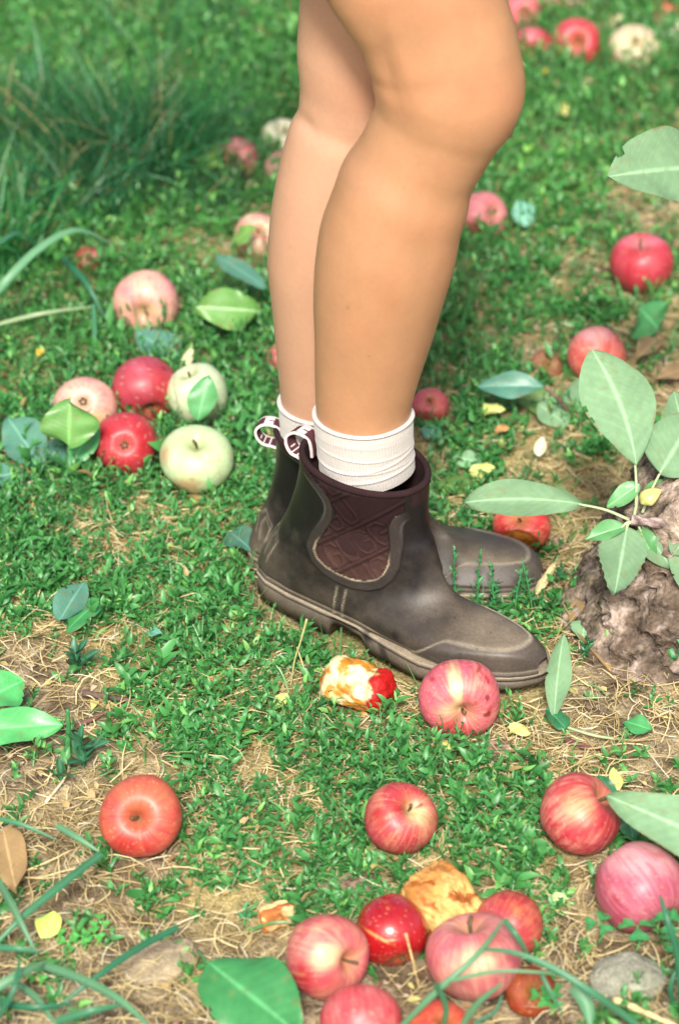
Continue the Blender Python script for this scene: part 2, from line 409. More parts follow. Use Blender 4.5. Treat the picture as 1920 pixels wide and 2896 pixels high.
# socks ---------------------------------------------------------------
def sock(sec, y0, y1, name):
    sel = (sec['y'] >= y0) & (sec['y'] <= y1)
    k = np.where(sel)[0]; yy = np.linspace(y0, y1, 90)
    s2 = {q_: crs(sec['y'], sec[q_], yy) for q_ in ('C', 'a', 'b', 'T', 'S', 'N')}; s2['y'] = yy
    t = np.linspace(0, 1, 90)
    ph = np.arange(384)/384*2*math.pi
    g = .0016 + .0022*np.exp(-((t-.015)/.02)**2) + .0012*sm(.0, .2, t)
    rib = .00028*np.sin(ph*96)[None]
    wr = np.zeros((90, 384))
    for (tc, amp, w_, tilt, p0, pw) in [(.46, .0020, .018, .05, 4.6, 1.5), (.60, .0026, .020, -.04, 4.9, 1.7), (.70, .0022, .016, .06, 4.3, 1.4), (.80, .0030, .024, -.05, 5.0, 1.9), (.24, .0008, .03, .02, 4.4, 1.2)]:
        dd = t[:, None]-tc-tilt*np.sin(ph+1)[None]-.02*np.sin(2*ph+tc*9)[None]
        wr += .40*amp*np.exp(-(dd/w_)**2)*(.10+.90*np.exp(-(np.angle(np.exp(1j*(ph[None]-p0)))/pw)**2))
    V = []
    nar = 1-.14*np.maximum(np.cos(ph), 0)**2
    a = s2['a'][:, None]+g[:, None]+rib+wr; b = s2['b'][:, None]+g[:, None]+rib+wr
    V = s2['C'][:, None] + (a*np.cos(ph))[..., None]*s2['S'][:, None] + (b*np.sin(ph)*nar)[..., None]*s2['N'][:, None]
    inner = V[0:1] - .004*unit(V[0:1]-s2['C'][0])
    inner2 = inner - s2['T'][0]*.01
    lip = (V[0:1]*.6+inner*.4) + s2['T'][0]*.0012
    V = np.concatenate([inner2, inner, lip, V]); nu = len(V)
    tt = np.r_[0, 0, 0, t]
    c = np.array([.54, .51, .475])*(1-.05*np.sin(tt*44)**8)[:, None, None]*np.ones((nu, 384, 1))
    c = c*(1-.10*sm(.4, 1, tt)[:, None, None])*(1-.07*(.5-.5*np.sin(ph*96)))[None, :, None]*(1+.05*(fbm(V*60, 88, 3)[..., None]-.5))
    return mesh(name, V, grid_faces(nu, 384, True), M['sock'], cols=c.reshape(-1, 3))
obj('sock', sock(SEC_N, 1168, 1330, 'sock_near'), person)
obj('sock', sock(SEC_F, 1135, 1330, 'sock_far'), person)

# ------------------------------------------------------------------ boots (local frame: x heel to toe, y across, z up)
def polydist(px, pz, poly, closed=True):
    poly = np.array(poly, float); n = len(poly); d = np.full(px.shape, 9.0); ins = np.zeros(px.shape, bool)
    for i in range(n if closed else n-1):
        a = poly[i]; b = poly[(i+1) % n]; ab = b-a; t = np.clip(((px-a[0])*ab[0]+(pz-a[1])*ab[1])/(ab@ab+1e-12), 0, 1)
        d = np.minimum(d, np.hypot(px-a[0]-t*ab[0], pz-a[1]-t*ab[1]))
        if closed:
            cnd = ((a[1] > pz) != (b[1] > pz)) & (px < (b[0]-a[0])*(pz-a[1])/(b[1]-a[1]+1e-12)+a[0]); ins ^= cnd
    return np.where(ins, -d, d) if closed else d
PF = np.array([(.170,.164),(.170,.147),(.1705,.130),(.1735,.115),(.180,.104),(.187,.087),(.195,.075),(.205,.0650),(.218,.0575),(.232,.0525),(.248,.0500),(.264,.0485),(.279,.0460),(.291,.0400),(.2975,.0290)])
PB = np.array([(.046,.172),(.043,.145),(.036,.118),(.026,.090),(.012,.064),(.000,.040),(.003,.023),(.045,.021),(.100,.021),(.160,.019),(.205,.018),(.240,.018),(.268,.018),(.287,.019),(.2975,.020)])
PW = np.array([.047, .0445, .042, .0405, .040, .041, .042, .044, .047, .050, .051, .050, .048, .044, .034])
LAT = np.array([(-.002,0),(.0,.012),(.006,.023),(.02,.031),(.05,.037),(.094,.040),(.13,.042),(.165,.047),(.203,.051),(.235,.046),(.252,.0395),(.268,.0325),(.28,.0250),(.289,.0170),(.2955,.0090),(.299,.003),(.3,-.003)])
MED = np.array([(-.002,0),(.0,.012),(.006,.022),(.02,.030),(.05,.033),(.10,.031),(.14,.034),(.18,.040),(.212,.0435),(.24,.0405),(.258,.037),(.27,.0335),(.280,.0290),(.289,.0225),(.2955,.0150),(.299,.009),(.3,.003)])
def half(x, side):
    A = LAT if side < 0 else MED
    return np.interp(x, A[:, 0], A[:, 1])
GORE = [(.081,.086),(.085,.079),(.095,.0735),(.108,.0705),(.122,.0695),(.134,.071),(.144,.075),(.150,.082),(.1535,.092),(.154,.110),(.153,.126),(.1530,.132),(.1565,.141),(.164,.1455),(.185,.1470),(.185,.21),(.04,.21),(.060,.172),(.078,.166),(.092,.159),(.101,.150),(.1045,.140),(.103,.129),(.098,.118),(.091,.107),(.084,.096)]
def letter_field(x, z):
    # letters embossed in two slanting rows on the elastic panel
    o = np.array([.090, .098]); e1 = unit(np.array([.78, .62])); e2 = np.array([-e1[1], e1[0]])
    U = (x-o[0])*e1[0]+(z-o[1])*e1[1]; W = (x-o[0])*e2[0]+(z-o[1])*e2[1]
    h = .0235; wd = .0145; gap = .0045; d = np.full(x.shape, 9.0)
    uu = [(0,1),(0,.3),(.2,0),(.8,0),(1,.3),(1,1)]
    gg = [(1,.78),(.8,1),(.2,1),(0,.75),(0,.25),(.2,0),(.8,0),(1,.25),(1,.5),(.55,.5)]
    rows = [(.0045, -.016, [uu, gg, gg, uu]), (-.0275, -.004, [gg, uu, gg, gg]), (-.058, .012, [uu, gg, uu, gg]), (.036, -.012, [gg, gg, uu, gg, gg])]
    for (w0, u0, seq) in rows:
        for k, L in enumerate(seq):
            P = [(u0+k*(wd+gap)+a*wd, w0+b*h) for a, b in L]
            d = np.minimum(d, polydist(U, W, P, closed=False))
    bars = np.minimum.reduce([np.abs(W-(.0005+k*.031)) for k in (-1, 0, 1)])
    return d, bars, U, W
def boot_field(x, y, z):
    """displacement outward and albedo for the upper"""
    P = np.stack([x, y, z], -1)
    gd = polydist(x, z, GORE)
    side = sm(.012, .026, np.abs(y))
    gd = np.where(side > .02, gd, np.maximum(gd, .012))
    d = np.zeros(x.shape)
    rub = np.array([.0105, .0088, .0090]); dust = np.array([.175, .143, .104]); dark = np.array([.018, .015, .017])
    n = fbm(P*26, 91, 4); n2 = fbm(P*90, 95, 3)
    low = sm(.085, .02, z); toe = sm(.20, .27, x)*sm(.02, .05, z); heel = sm(.05, .0, x); instep = np.exp(-((y-.0)/.03)**2)*sm(.17, .2, x)
    dm = .05 + .14*low + .52*toe + .30*heel + .20*instep - .17*sm(.085, .13, z)
    dm = np.clip(dm*(.22+1.55*n) + .30*(n2-.5), 0, .95)
    c = lerp(rub, dust, dm[..., None])
    # rubber band round the elastic panel
    band = sm(.0100, .0088, gd)*sm(-.0002, .0008, gd)*side
    d += .0011*sm(.0108, .0092, gd)*side
    c = lerp(c, lerp(dark, dust, .16*n[..., None]+.05), band[..., None]*.8)
    edge = np.exp(-((gd-.0002)/.0009)**2)*side*sm(.108, .088, z)
    c = lerp(c, np.array([.42, .35, .24]), (edge*.85*sm(.3, .5, n+.1))[..., None])
    edge2 = np.exp(-((gd-.0101)/.0009)**2)*side
    c = lerp(c, dark*.7, (edge2*.6)[..., None])
    edge3 = np.exp(-((gd-.0085)/.0011)**2)*side*sm(.10, .16, z)
    c = lerp(c, np.array([.16, .15, .16]), (edge3*.6)[..., None])
    # toe band
    zl = .022 + .0215*sm(.186, .226, x) + .0005*sm(.25, .295, x); tb = sm(.0006, -.0006, z-zl)*sm(.184, .19, x)
    d += .0013*tb
    c = lerp(c, lerp(np.array([.040, .034, .036]), dust, .35*n[..., None]), (tb*.8)[..., None])
    le = np.exp(-((z-zl)/.0009)**2)*sm(.186, .195, x)
    c = lerp(c, np.array([.36, .31, .23]), (le*.7)[..., None])
    # side strap: two stitched lines, and heel counter lines
    for x0 in (.104, .1135):
        xl = x0 + .10*(z-.03)
        s = np.exp(-((x-xl)/.0009)**2)*sm(.058, .055, z)*side*(.5+.5*sm(-.2, .3, np.sin(z*2400)))
        d += .0008*s; c = lerp(c, np.array([.34, .29, .21]), (s*.75)[..., None])
    for k, (za, zb) in enumerate(((.078, .084), (.073, .078))):
        pts = [(.009+.004*k, za-.026), (.014+.003*k, za-.010), (.024, zb-.006), (.031-.003*k, za-.010), (.020-.001*k, za-.030)]
        s = np.exp(-(polydist(x, z, pts, False)/.0009)**2)
        d += .0007*s; c = lerp(c, np.array([.26, .22, .17]), (s*.45)[..., None])
    # welt shoulder
    zw = z+.0045*sm(.12, .2, x); wlt = np.exp(-((zw-.0255)/.0020)**2); d += .0012*wlt
    c = lerp(c, np.array([.31, .26, .19]), (np.exp(-((zw-.0285)/.0009)**2)*.45)[..., None])
    # wet dark smears where mud has been knocked off
    spot = sm(.63, .69, fbm(P*40+5, 97, 3))*sm(.045, .03, z)*sm(.11, .13, x)*sm(.2, .16, x)
    c = lerp(c, dark*.5, (spot*.9)[..., None])
    sp2 = sm(.90, .95, vnoise(P*230, 99)); c = lerp(c, dark, (sp2*.5)[..., None])
    # collar of fabric above the rubber at the front and back
    zc = lerp(.160, .1475, sm(.08, .15, x)); col = sm(0, .0015, z-zc)
    c = lerp(c, np.array([.024, .011, .012]), (col*(gd > -.0))[..., None]*1.0)
    return d, c, gd, side
def boot_mesh():
    nt, nf = 240, 300
    t = np.linspace(0, 14, nt); F_ = crs(np.arange(15), PF, t); B_ = crs(np.arange(15), PB, t); W_ = crs(np.arange(15), PW, t)
    ph = np.arange(nf)/nf*2*math.pi
    u = .5+.5*np.cos(ph)                       # 1 = front/top, 0 = back/bottom
    s = np.sin(ph)
    box = sm(3.2, 7.0, t)[:, None]
    e = np.where(u[None] < .5, lerp(1.0, .30, box), 1.0 + lerp(-.12, .30, sm(-.1, .9, np.cos(ph))[None])*box)
    yy = np.sign(s)[None]*np.abs(s)[None]**e
    Pm = B_[:, None]*(1-u)[None, :, None] + F_[:, None]*u[None, :, None]
    x = Pm[..., 0]; z = Pm[..., 1]; y = yy*W_[:, None]
    # the section's centre shifts inward at the toe; walls near the sole follow the sole's outline
    for sd_ in (-1, 1):
        h = half(x, sd_); m = (np.sign(y) == sd_) if sd_ > 0 else (y <= 0)
        lim = h + .0005 + np.maximum(z-.030, 0)*lerp(.0, .9, sm(.25, .1, x))
        if sd_ > 0:
            l2 = np.maximum(h - 1.15*np.maximum(z-.027, 0), .003); wt = sm(.12, .205, x); l2 = h + .03*(1-wt) - 1.15*np.maximum(z-.027, 0)*wt; l2 = np.maximum(l2, .003); dl = (lim-l2)/.006
            lim = np.where(dl > 8, l2, np.where(dl < -8, lim, lim-.006*np.log1p(np.exp(np.clip(dl, -8, 8)))))
            ab = np.abs(y)/.004
        k = sm(.075, .030, z)
        yn = np.minimum(np.abs(y), lim)
        y = np.where(m, sd_*lerp(np.abs(y), yn, np.where(z < .08, np.maximum(k, sm(.15, .2, x)), k)), y)
    y = y + .010*sm(.20, .30, x)*sm(.03, .055, z)*0 
    V = np.stack([x, y, z], -1)
    kk = np.exp(-(np.arange(-36, 37)/15.)**2); kk /= kk.sum(); Fk = np.zeros(nf); Fk[np.arange(-36, 37) % nf] = kk
    Vs = np.real(np.fft.ifft(np.fft.fft(V, axis=1)*np.fft.fft(Fk)[None, :, None], axis=1)); wz_ = (sm(.026, .034, z)*sm(5, 8, t)[:, None])[..., None]
    kt = np.exp(-(np.arange(-9, 10)/3.7)**2); kt /= kt.sum(); Vp = np.pad(Vs, ((9, 9), (0, 0), (0, 0)), 'edge'); Vs = sum(kt[i]*Vp[i:i+nt] for i in range(19))
    Vs[:, :, 0] = np.where(x > .285, x, Vs[:, :, 0])
    V = V*(1-wz_) + Vs*wz_; x, y, z = V[..., 0], V[..., 1], V[..., 2]
    # normals
    du = np.gradient(V, axis=0); dv = (np.roll(V, -1, 1)-np.roll(V, 1, 1))
    Nn = np.cross(dv, du); Nn = Nn/(np.linalg.norm(Nn, axis=-1, keepdims=True)+1e-12)
    cen = Pm.mean(1); out = np.stack([x-cen[:, 0:1], y, z-cen[:, 1:2]], -1)
    sgn = np.sign((Nn*out).sum(-1)).mean(); Nn = Nn*(1 if sgn > 0 else -1)
    d, c, gd, side = boot_field(x, y, z)
    # soft creases at the ankle and across the vamp
    P = np.stack([x, y*.5, z], -1)
    d = d + .0010*(fbm(P*28, 111, 2)-.5) - .0012*np.exp(-((x+z*.9-.282)/.006)**2)*sm(.06, .09, z)*sm(.16, .18, x) - .0012*np.exp(-((x-.226-y*.35)/.007)**2)*sm(.05, .06, z)
    d = d - .0013*np.exp(-((z-.055-.9*(x-.2))/.006)**2)*sm(.15,.17,x)*sm(.21,.19,x)*0
    inside = (gd < 0)*side
    V2 = V + Nn*(d*(1-inside))[..., None]
    faces = grid_faces(nt, nf, True)
    fin = (inside > .5).reshape(-1)[faces].mean(1) > .5
    # elastic panel
    ld, bars, U, Wc = letter_field(x, z)
    emb = .0013*np.exp(-((ld-.0)/.0011)**2) + .0016*np.exp(-(bars/.0014)**2)
    emb = emb*sm(.167, .160, z)
    V3 = V + Nn*(emb - .0004)[..., None]
    Pn = np.stack([x, y, z], -1); nn = fbm(Pn*40, 121, 3)
    gc = lerp(np.array([.018, .0065, .0075]), np.array([.060, .030, .025]), (sm(.135, .085, z)*(.35+.8*nn))[..., None])
    gc = gc*(1 + .30*(np.exp(-(ld/.0010)**2))[..., None] - .45*np.exp(-((ld-.0024)/.0011)**2)[..., None]*sm(.1, .12, z)[..., None])
    gc = gc*(1 - .4*np.exp(-((bars-.0026)/.0011)**2)[..., None])
    zz = np.abs(((x*420) % 1)-.5)*2*.0032 + .1625
    st = np.exp(-((z-zz)/.0008)**2); gc = gc*(1-.6*st[..., None])
    gc = lerp(gc, np.array([.030, .016, .017]), sm(.160, .1625, z)[..., None]*.7)
    def sub(Vx, cx, fm):
        fsel = faces[fm]; idx = np.unique(fsel); mp = np.full(nt*nf, -1); mp[idx] = np.arange(len(idx))
        return Vx.reshape(-1, 3)[idx], mp[fsel], cx.reshape(-1, 3)[idx]
    up = sub(V2, c, ~fin); go = sub(V3, gc, fin)
    rim = V[0]                                   # top loop
    return up, go, rim
UP, GO, RIM = boot_mesh()
def sole_mesh():
    # stations along the foot; lateral and medial outline, several levels
    s = np.linspace(0, 1, 150); xs = -.002 + .302*(.5-.5*np.cos(s*math.pi))
    lat = np.stack([xs, -half(xs, -1)], -1); med = np.stack([xs, half(xs, 1)], -1)
    lat[0] = med[0] = (-.002, 0); lat[-1] = (.300, .003); med[-1] = (.300, .003)
    loop = np.concatenate([lat, med[::-1][1:-1]]); n = len(loop)
    tn = unit(np.roll(loop, -1, 0)-np.roll(loop, 1, 0)); no = np.stack([tn[:, 1], -tn[:, 0]], -1)
    for _ in range(4): no = unit(np.roll(no, 1, 0)+no*2+np.roll(no, -1, 0))
    x = loop[:, 0]
    cutf = sm(.098, .101, x)*sm(.146, .134, x)
    zb = .0 + .0135*cutf + .007*sm(.24, .30, x)**1.5 + .0015*(sm(.14, .16, x))
    lug = (np.sin(x*260) > .55)*sm(.145, .15, x)*sm(.27, .26, x)*.0 
    levels = [(.0245, -.004), (.0245, .0016), (.0240, .0026), (.0210, .0028), (.0198, .0022), (.0192, .0006), (.0182, .0004), (.0176, .0016), (.0130, .0022), (None, .0020), (None, .0005)]
    V = []; 
    for k, (z, o) in enumerate(levels):
        zz = np.full(n, z) if z is not None else zb.copy()
        if z is not None: zz = zz - .0045*sm(.12, .2, x)
        if z is not None and k > 3: zz = np.maximum(zz, zb + .0012*(len(levels)-k))
        if k == len(levels)-1: zz = zb
        oo = o*(1-.5*cutf*(k > 5)) + 0
        q = loop + no*np.asarray(oo)[..., None] if np.ndim(oo) else loop+no*o
        V.append(np.concatenate([q, zz[:, None]], -1))
    nu = len(V); V = np.concatenate(V); Fc = [tuple(f) for f in grid_faces(nu, n, True)]
    m = len(lat); base = (nu-1)*n
    def cap(b, flip):
        r = []
        for i in range(m-1):
            a0 = b+i; a1 = b+i+1; c0 = b+(n-i) % n if i else b; c1 = b+(n-i-1) if i+1 < m-1 else b+m-1
            q = [a0, a1, c1, c0]; q = list(dict.fromkeys(q))
            if len(q) > 2: r.append(tuple(q if not flip else q[::-1]))
        return r
    Fc += cap(base, False) + cap(0, True)
    P = V*1.0; nz = fbm(P*30, 131, 4)[:, None]; n2 = fbm(P*120, 135, 3)[:, None]
    c = lerp(np.array([.030, .025, .023]), np.array([.135, .110, .082]), np.clip(.35+.9*nz+.3*(n2-.5), 0, 1))
    c = lerp(c, np.array([.38, .32, .23]), (np.exp(-((V[:, 2:3]+.0045*sm(.12, .2, V[:, :1])-.0240)/.0010)**2)*.6))
    c = lerp(c, np.array([.035, .03, .03]), np.exp(-((V[:, 2:3]+.0045*sm(.12, .2, V[:, :1])-.0186)/.0008)**2)*.7)
    c = lerp(c, np.array([.012, .010, .012]), sm(.60, .66, fbm(P*28+3, 137, 3)[:, None])*sm(.09, .12, V[:, :1])*sm(.19, .16, V[:, :1]))
    c = lerp(c, np.array([.008, .007, .008]), np.clip(np.exp(-((V[:, :1]-.113)/.012)**4)+.8*np.exp(-((V[:, :1]-.163+.5*(V[:, 2:3]-.01))/.005)**4), 0, 1)*.93*(V[:, 2:3] < .0178))  # shade in the arch notch and a gap ahead of it, painted into the sole
    return V, Fc, c
SOLE = sole_mesh()
def tri_faces_mixed(Fc): return Fc
def rim_parts():
    n = len(RIM); cen = RIM.mean(0)
    r = RIM + np.array([0, 0, .0])
    path = np.concatenate([r, r[:1]])
    out = unit((r-cen)*np.array([1, 1, 0]))
    ph = np.arange(14)/14*2*math.pi
    V = r[:, None] + .0030*np.cos(ph)[None, :, None]*out[:, None] - np.array([0, 0, 1.])*.0 + np.sin(ph)[None, :, None]*np.array([0, 0, .0034]) - out[:, None]*.0018
    Fc = grid_faces(n+1, 14, True); Fc = np.where(Fc >= n*14, Fc-n*14, Fc)
    st = (np.sin(np.arange(n)*2*math.pi/n*90) > .1)[:, None]*np.ones((1, 14))
    dirn = np.cos(ph)[None]*np.ones((n, 1))
    c = lerp(np.array([.024, .011, .012]), np.array([.012, .006, .007]), (st*(np.sin(ph)[None] < -.2))[..., None])
    collar = (V.reshape(-1, 3), Fc, c.reshape(-1, 3))
    # lining inside
    lv = []
    for k in range(9):
        q = r - out*(.0040+.0004*k) - np.array([0, 0, 1.])*.009*k; lv.append(q)
    L = np.array(lv); zz = L[..., 2]
    stz = np.abs(((np.arange(n)/n*95) % 1)-.5)*2
    c2 = np.array([.030, .014, .015])*np.ones(L.shape); c2 = c2*(1-.5*np.exp(-((np.arange(9)[:, None]-1.2-stz[None]*1.0)/.5)**2))[..., None]
    lining = (L.reshape(-1, 3), grid_faces(9, n, True)[:, ::-1], c2.reshape(-1, 3))
    return collar, lining
COLLAR, LINING = rim_parts()
def tab_mesh():
    ctl = np.array([(.0445, .128), (.0462, .142), (.0452, .148), (.038, .1505), (.0285, .1525), (.0225, .160), (.0225, .1715), (.032, .1805), (.045, .1815), (.0535, .177), (.0565, .168), (.0575, .157)])
    ctl = np.array([.047, .158]) + (ctl-np.array([.047, .158]))*np.array([.80, .80]); ctl[0] = (.0435, .130); ctl[1] = (.0455, .142)
    n = 80; p = spline(ctl, n); T = unit(np.gradient(p, axis=0)); Nn = np.stack([T[:, 1], -T[:, 0]], -1)
    wds = np.linspace(-.0080, .0080, 25); th = .0011
    V = []; 
    for sgn in (1, -1):
        for w_ in wds:
            q = p + sgn*th*Nn; V.append(np.stack([q[:, 0], np.full(n, w_), q[:, 1]], -1))
    V = np.array(V)                                 # (50, n, 3)
    s = np.linspace(0, 1, n)
    def paint(sgn):
        c = np.tile(np.array([.085, .030, .038]), (25, n, 1)) if sgn < 0 else np.tile(np.array([.085, .030, .038]), (25, n, 1))
        a = np.abs(wds)[:, None]
        c = np.where((a > .0066)[..., None], np.array([.74, .66, .64]), c)
        # white blocks of the woven wordmark, seen sideways
        wv = wds[:, None]; sv = s[None]
        def blk(s0, s1, w0, w1):
            nonlocal c
            c = np.where(((sv > s0) & (sv < s1) & (wv > w0) & (wv < w1))[..., None], np.array([.76, .70, .70]), c)
        blk(.66, .70, -.0055, .0055); blk(.70, .75, -.0055, -.0012); blk(.70, .75, .0012, .0055)
        blk(.285, .297, -.007, .007); blk(.345, .357, -.007, .007); blk(.40, .412, -.004, .003)
        return c
    C = np.concatenate([paint(1), paint(-1)])
    idx = np.arange(50*n).reshape(50, n); Fc = []
    for b, fl in ((0, 0), (25, 1)):
        for i in range(24):
            for j in range(n-1):
                q = (idx[b+i, j], idx[b+i, j+1], idx[b+i+1, j+1], idx[b+i+1, j]); Fc.append(q if fl else q[::-1])
    for j in range(n-1):
        Fc.append((idx[0, j], idx[0, j+1], idx[25, j+1], idx[25, j])); Fc.append((idx[24, j+1], idx[24, j], idx[49, j], idx[49, j+1]))
    V = V.copy(); 
    return V.reshape(-1, 3), np.array(Fc), C.reshape(-1, 3)
TAB = tab_mesh()
ME = {}; MF = {}
def lean(V):
    V = np.array(V, float).copy(); V[..., 0] -= .16*np.maximum(V[..., 2]-.045, 0); return V
ME['boot'] = mesh('boot', UP[0], UP[1][:, ::-1].copy(), M['boot'], cols=UP[2])
ME['gore'] = mesh('elastic_panel', GO[0], GO[1][:, ::-1].copy(), M['gore'], cols=GO[2])
ME['sole'] = mesh('sole', SOLE[0], SOLE[1], M['boot'], smooth=True, cols=SOLE[2])
ME['collar'] = mesh('collar', COLLAR[0], COLLAR[1], M['gore'], cols=COLLAR[2])
ME['lining'] = mesh('lining', LINING[0], LINING[1], M['gore'], cols=LINING[2])
ME['tab'] = mesh('pull_tab', TAB[0], TAB[1], M['tab'], smooth=False, cols=TAB[2])
MF['boot'] = mesh('boot_far', lean(UP[0]), UP[1][:, ::-1].copy(), M['boot'], cols=UP[2])
MF['gore'] = mesh('elastic_panel_far', lean(GO[0]), GO[1][:, ::-1].copy(), M['gore'], cols=GO[2])
MF['collar'] = mesh('collar_far', lean(COLLAR[0]), COLLAR[1], M['gore'], cols=COLLAR[2])
MF['lining'] = mesh('lining_far', lean(LINING[0]), LINING[1], M['gore'], cols=LINING[2])
MF['tab'] = mesh('pull_tab_far', lean(TAB[0]), TAB[1], M['tab'], smooth=False, cols=TAB[2])
MF['sole'] = ME['sole']
def place_boot(fr, mirror, label):
    O, X, Y, s = fr; MM = MF if mirror else ME
    b = bpy.data.objects.new('boot', MM['boot']); COL.objects.link(b); b.parent = person
    b.location = Vector(O) - person.location; b.rotation_euler = (0, 0, math.atan2(X[1], X[0])); b.scale = (s, s*(-1 if mirror else 1), s*(.97 if mirror else 1))
    b['label'] = label
    for nm, k in (('sole', 'sole'), ('elastic_panel', 'gore'), ('collar', 'collar'), ('lining', 'lining'), ('pull_tab', 'tab')):
        o = bpy.data.objects.new(nm, MM[k]); COL.objects.link(o); o.parent = b
place_boot(BOOT_N, False, 'dusty brown rubber boot nearest the camera')
place_boot(BOOT_F, True, 'dusty brown rubber boot half hidden behind the other')
#PART2
# ------------------------------------------------------------------ apples
def viewdir(u, v):
    n = math.sqrt(max(0.0, 1-u*u-v*v)); return unit(u*VR + v*VU - n*VF)
SPH = []                                   # what the ground cover must not grow through: centre, radius
def rot_to(axis, spin=0.0):
    z = unit(axis); ref = np.array([0.3, .2, .9]); x = unit(np.cross(ref, z)); y = np.cross(z, x)
    c_, s_ = math.cos(spin), math.sin(spin)
    return np.stack([c_*x+s_*y, -s_*x+c_*y, z], 1)       # columns
CREAM = np.array(lin(232, 205, 140, .9)); PINK = np.array(lin(205, 62, 84, .95)); RED = np.array(lin(172, 18, 28, .95)); DRED = np.array(lin(120, 12, 22, .9))
ROSE = np.array(lin(222, 125, 128, .95)); GREENY = np.array(lin(205, 222, 140, .9)); ORNG = np.array(lin(196, 84, 58, .9)); PURP = np.array(lin(160, 50, 84, .9)); PALE = np.array(lin(238, 190, 178, .9))
def apple(px, py, dia, label, pole=(0.1, .6), kind='stem', base=CREAM, blush=PINK, amt=.8, stripes=.5, patches=(), aspect=.9, sink=.10, mt='apple', bloom=.25, cut=None, spin=0, spots=10, lift=0.0, zc=None, seed=0, group='fallen apples in the grass', elong=1.0):
    # centre: the apple rests on the soil
    r0 = .035; 
    for _ in range(4):
        z = r0*(.93-sink)+lift
        p = gpt(px, py, z) if zc is None else onz(px, py, zc)
        Z = (p-CAM)@VF; r0 = dia/2/FPX*Z
    C = p; R = r0
    axis = viewdir(*pole)
    if kind == 'calyx': axis = -axis
    Q = rot_to(axis, spin + seed)
    nt, nf = (84, 128) if dia > 180 and py > 1500 else (48, 68)
    th = np.linspace(0, math.pi, nt); ph = np.arange(nf)/nf*2*math.pi
    TH, PH = np.meshgrid(th, ph, indexing='ij')
    rr = np.sin(TH)**.92*(1+.05*np.cos(TH)) * (1+.022*np.cos(5*PH+seed)*((1-np.cos(TH))/2)**2 + .018*np.cos(2*PH+seed*2)+.012*np.cos(3*PH+seed*5))
    zz = aspect*(np.cos(TH) + .03*np.sin(TH)**2)
    zz = zz - .40*np.exp(-(TH/.23)**1.2) + .20*np.exp(-((math.pi-TH)/.26)**2)
    zz = zz*(1+.03*np.cos(PH+seed))
    rr = rr*(1 - .0*TH)
    L = np.stack([rr*np.cos(PH)*elong, rr*np.sin(PH), zz], -1)*R/1.02
    L = L*(1+.05*(vnoise(L/R*1.6+seed*7, 201)-.5)[..., None])
    Wd = L @ Q.T                              # world-oriented offsets
    N = unit(Wd)
    # colour
    S = np.stack([np.cos(PH)*3.2, np.sin(PH)*3.2, zz*.9], -1)
    st = fbm(S*3.2+seed*3.1, 211, 3); st2 = fbm(S*9+seed, 213, 2); bl = fbm(N*1.7+seed*5.3, 215, 3); bl2 = fbm(N*4.5+seed*2.3, 217, 3)
    m = amt + .06 + 1.1*(bl-.5) + stripes*.9*(st-.5)*1.5 + (.25+.35*stripes)*(st2-.5) + .25*(bl2-.5)
    m = np.clip(m, 0, 1)[..., None]
    c = lerp(base, blush, m)
    c = lerp(c, RED, np.clip(.8*sm(.54, .68, bl2+.3*(st2-.5))*amt, 0, 1)[..., None]*.55)
    c = c*(1+.16*(fbm(S*26+seed, 216, 2)-.5)[..., None]*2)
    cav = np.exp(-(TH/(.30+.22*(fbm(np.stack([np.cos(PH)*5, np.sin(PH)*5, PH*0+seed], -1), 218, 2)-.5)))**2)[..., None]
    c = lerp(c, np.array(lin(172, 160, 92, .8)), cav*.5)
    c = lerp(c, np.array(lin(150, 130, 70, .8)), np.exp(-((math.pi-TH)/.22)**2)[..., None]*.6)
    c = lerp(c, np.array([.56, .41, .43]), (.75*bloom*(.55+.9*(fbm(N*2.1+seed*1.9, 223, 4)-.5)))[..., None].clip(0, 1)*(1-cav))
    for (u, v, su, sv, rot, pc, a) in patches:    # skin marks and patches of other colour, placed by the direction they face
        P = N @ np.stack([VR, VU, -VF], 1); du = P[..., 0]-u; dv = P[..., 1]-v; ra = R_(rot)
        a1 = du*math.cos(ra)+dv*math.sin(ra); a2 = -du*math.sin(ra)+dv*math.cos(ra)
        k = (a1/su)**2+(a2/sv)**2 + .9*(fbm(N*7+seed, 219, 3)-.5); k = np.exp(-np.maximum(k, 0)**1.5)*sm(-.25, .1, P[..., 2])
        c = lerp(c, np.array(pc), (k*a)[..., None])
    # lenticels and scab
    fs = fbm(np.stack([np.cos(PH)*34, np.sin(PH)*34, zz*1.6+seed], -1), 226, 2)[..., None]; c = lerp(c, blush*.72, sm(.56, .72, fs)*.45*np.clip(amt, 0, 1)); c = lerp(c, base, sm(.44, .28, fs)*.22)
    ln = sm(.80, .90, vnoise(N*34+seed, 221))[..., None]; c = lerp(c, np.array([.70, .54, .36]), ln*.40)
    dk = sm(.84, .92, vnoise(N*23+seed*2, 227))[..., None]; c = lerp(c, DRED, dk*.30)
    for k in range(spots):
        dd = unit(rng.normal(size=3)); sz = rng.uniform(.03, .075); q = np.linalg.norm(N-dd, axis=-1) + .22*(fbm(N*8+k, 222, 3)-.5)
        c = lerp(c, DRED*.9, (sm(sz*1.4, sz*.6, q)*.75)[..., None])
    off = 0
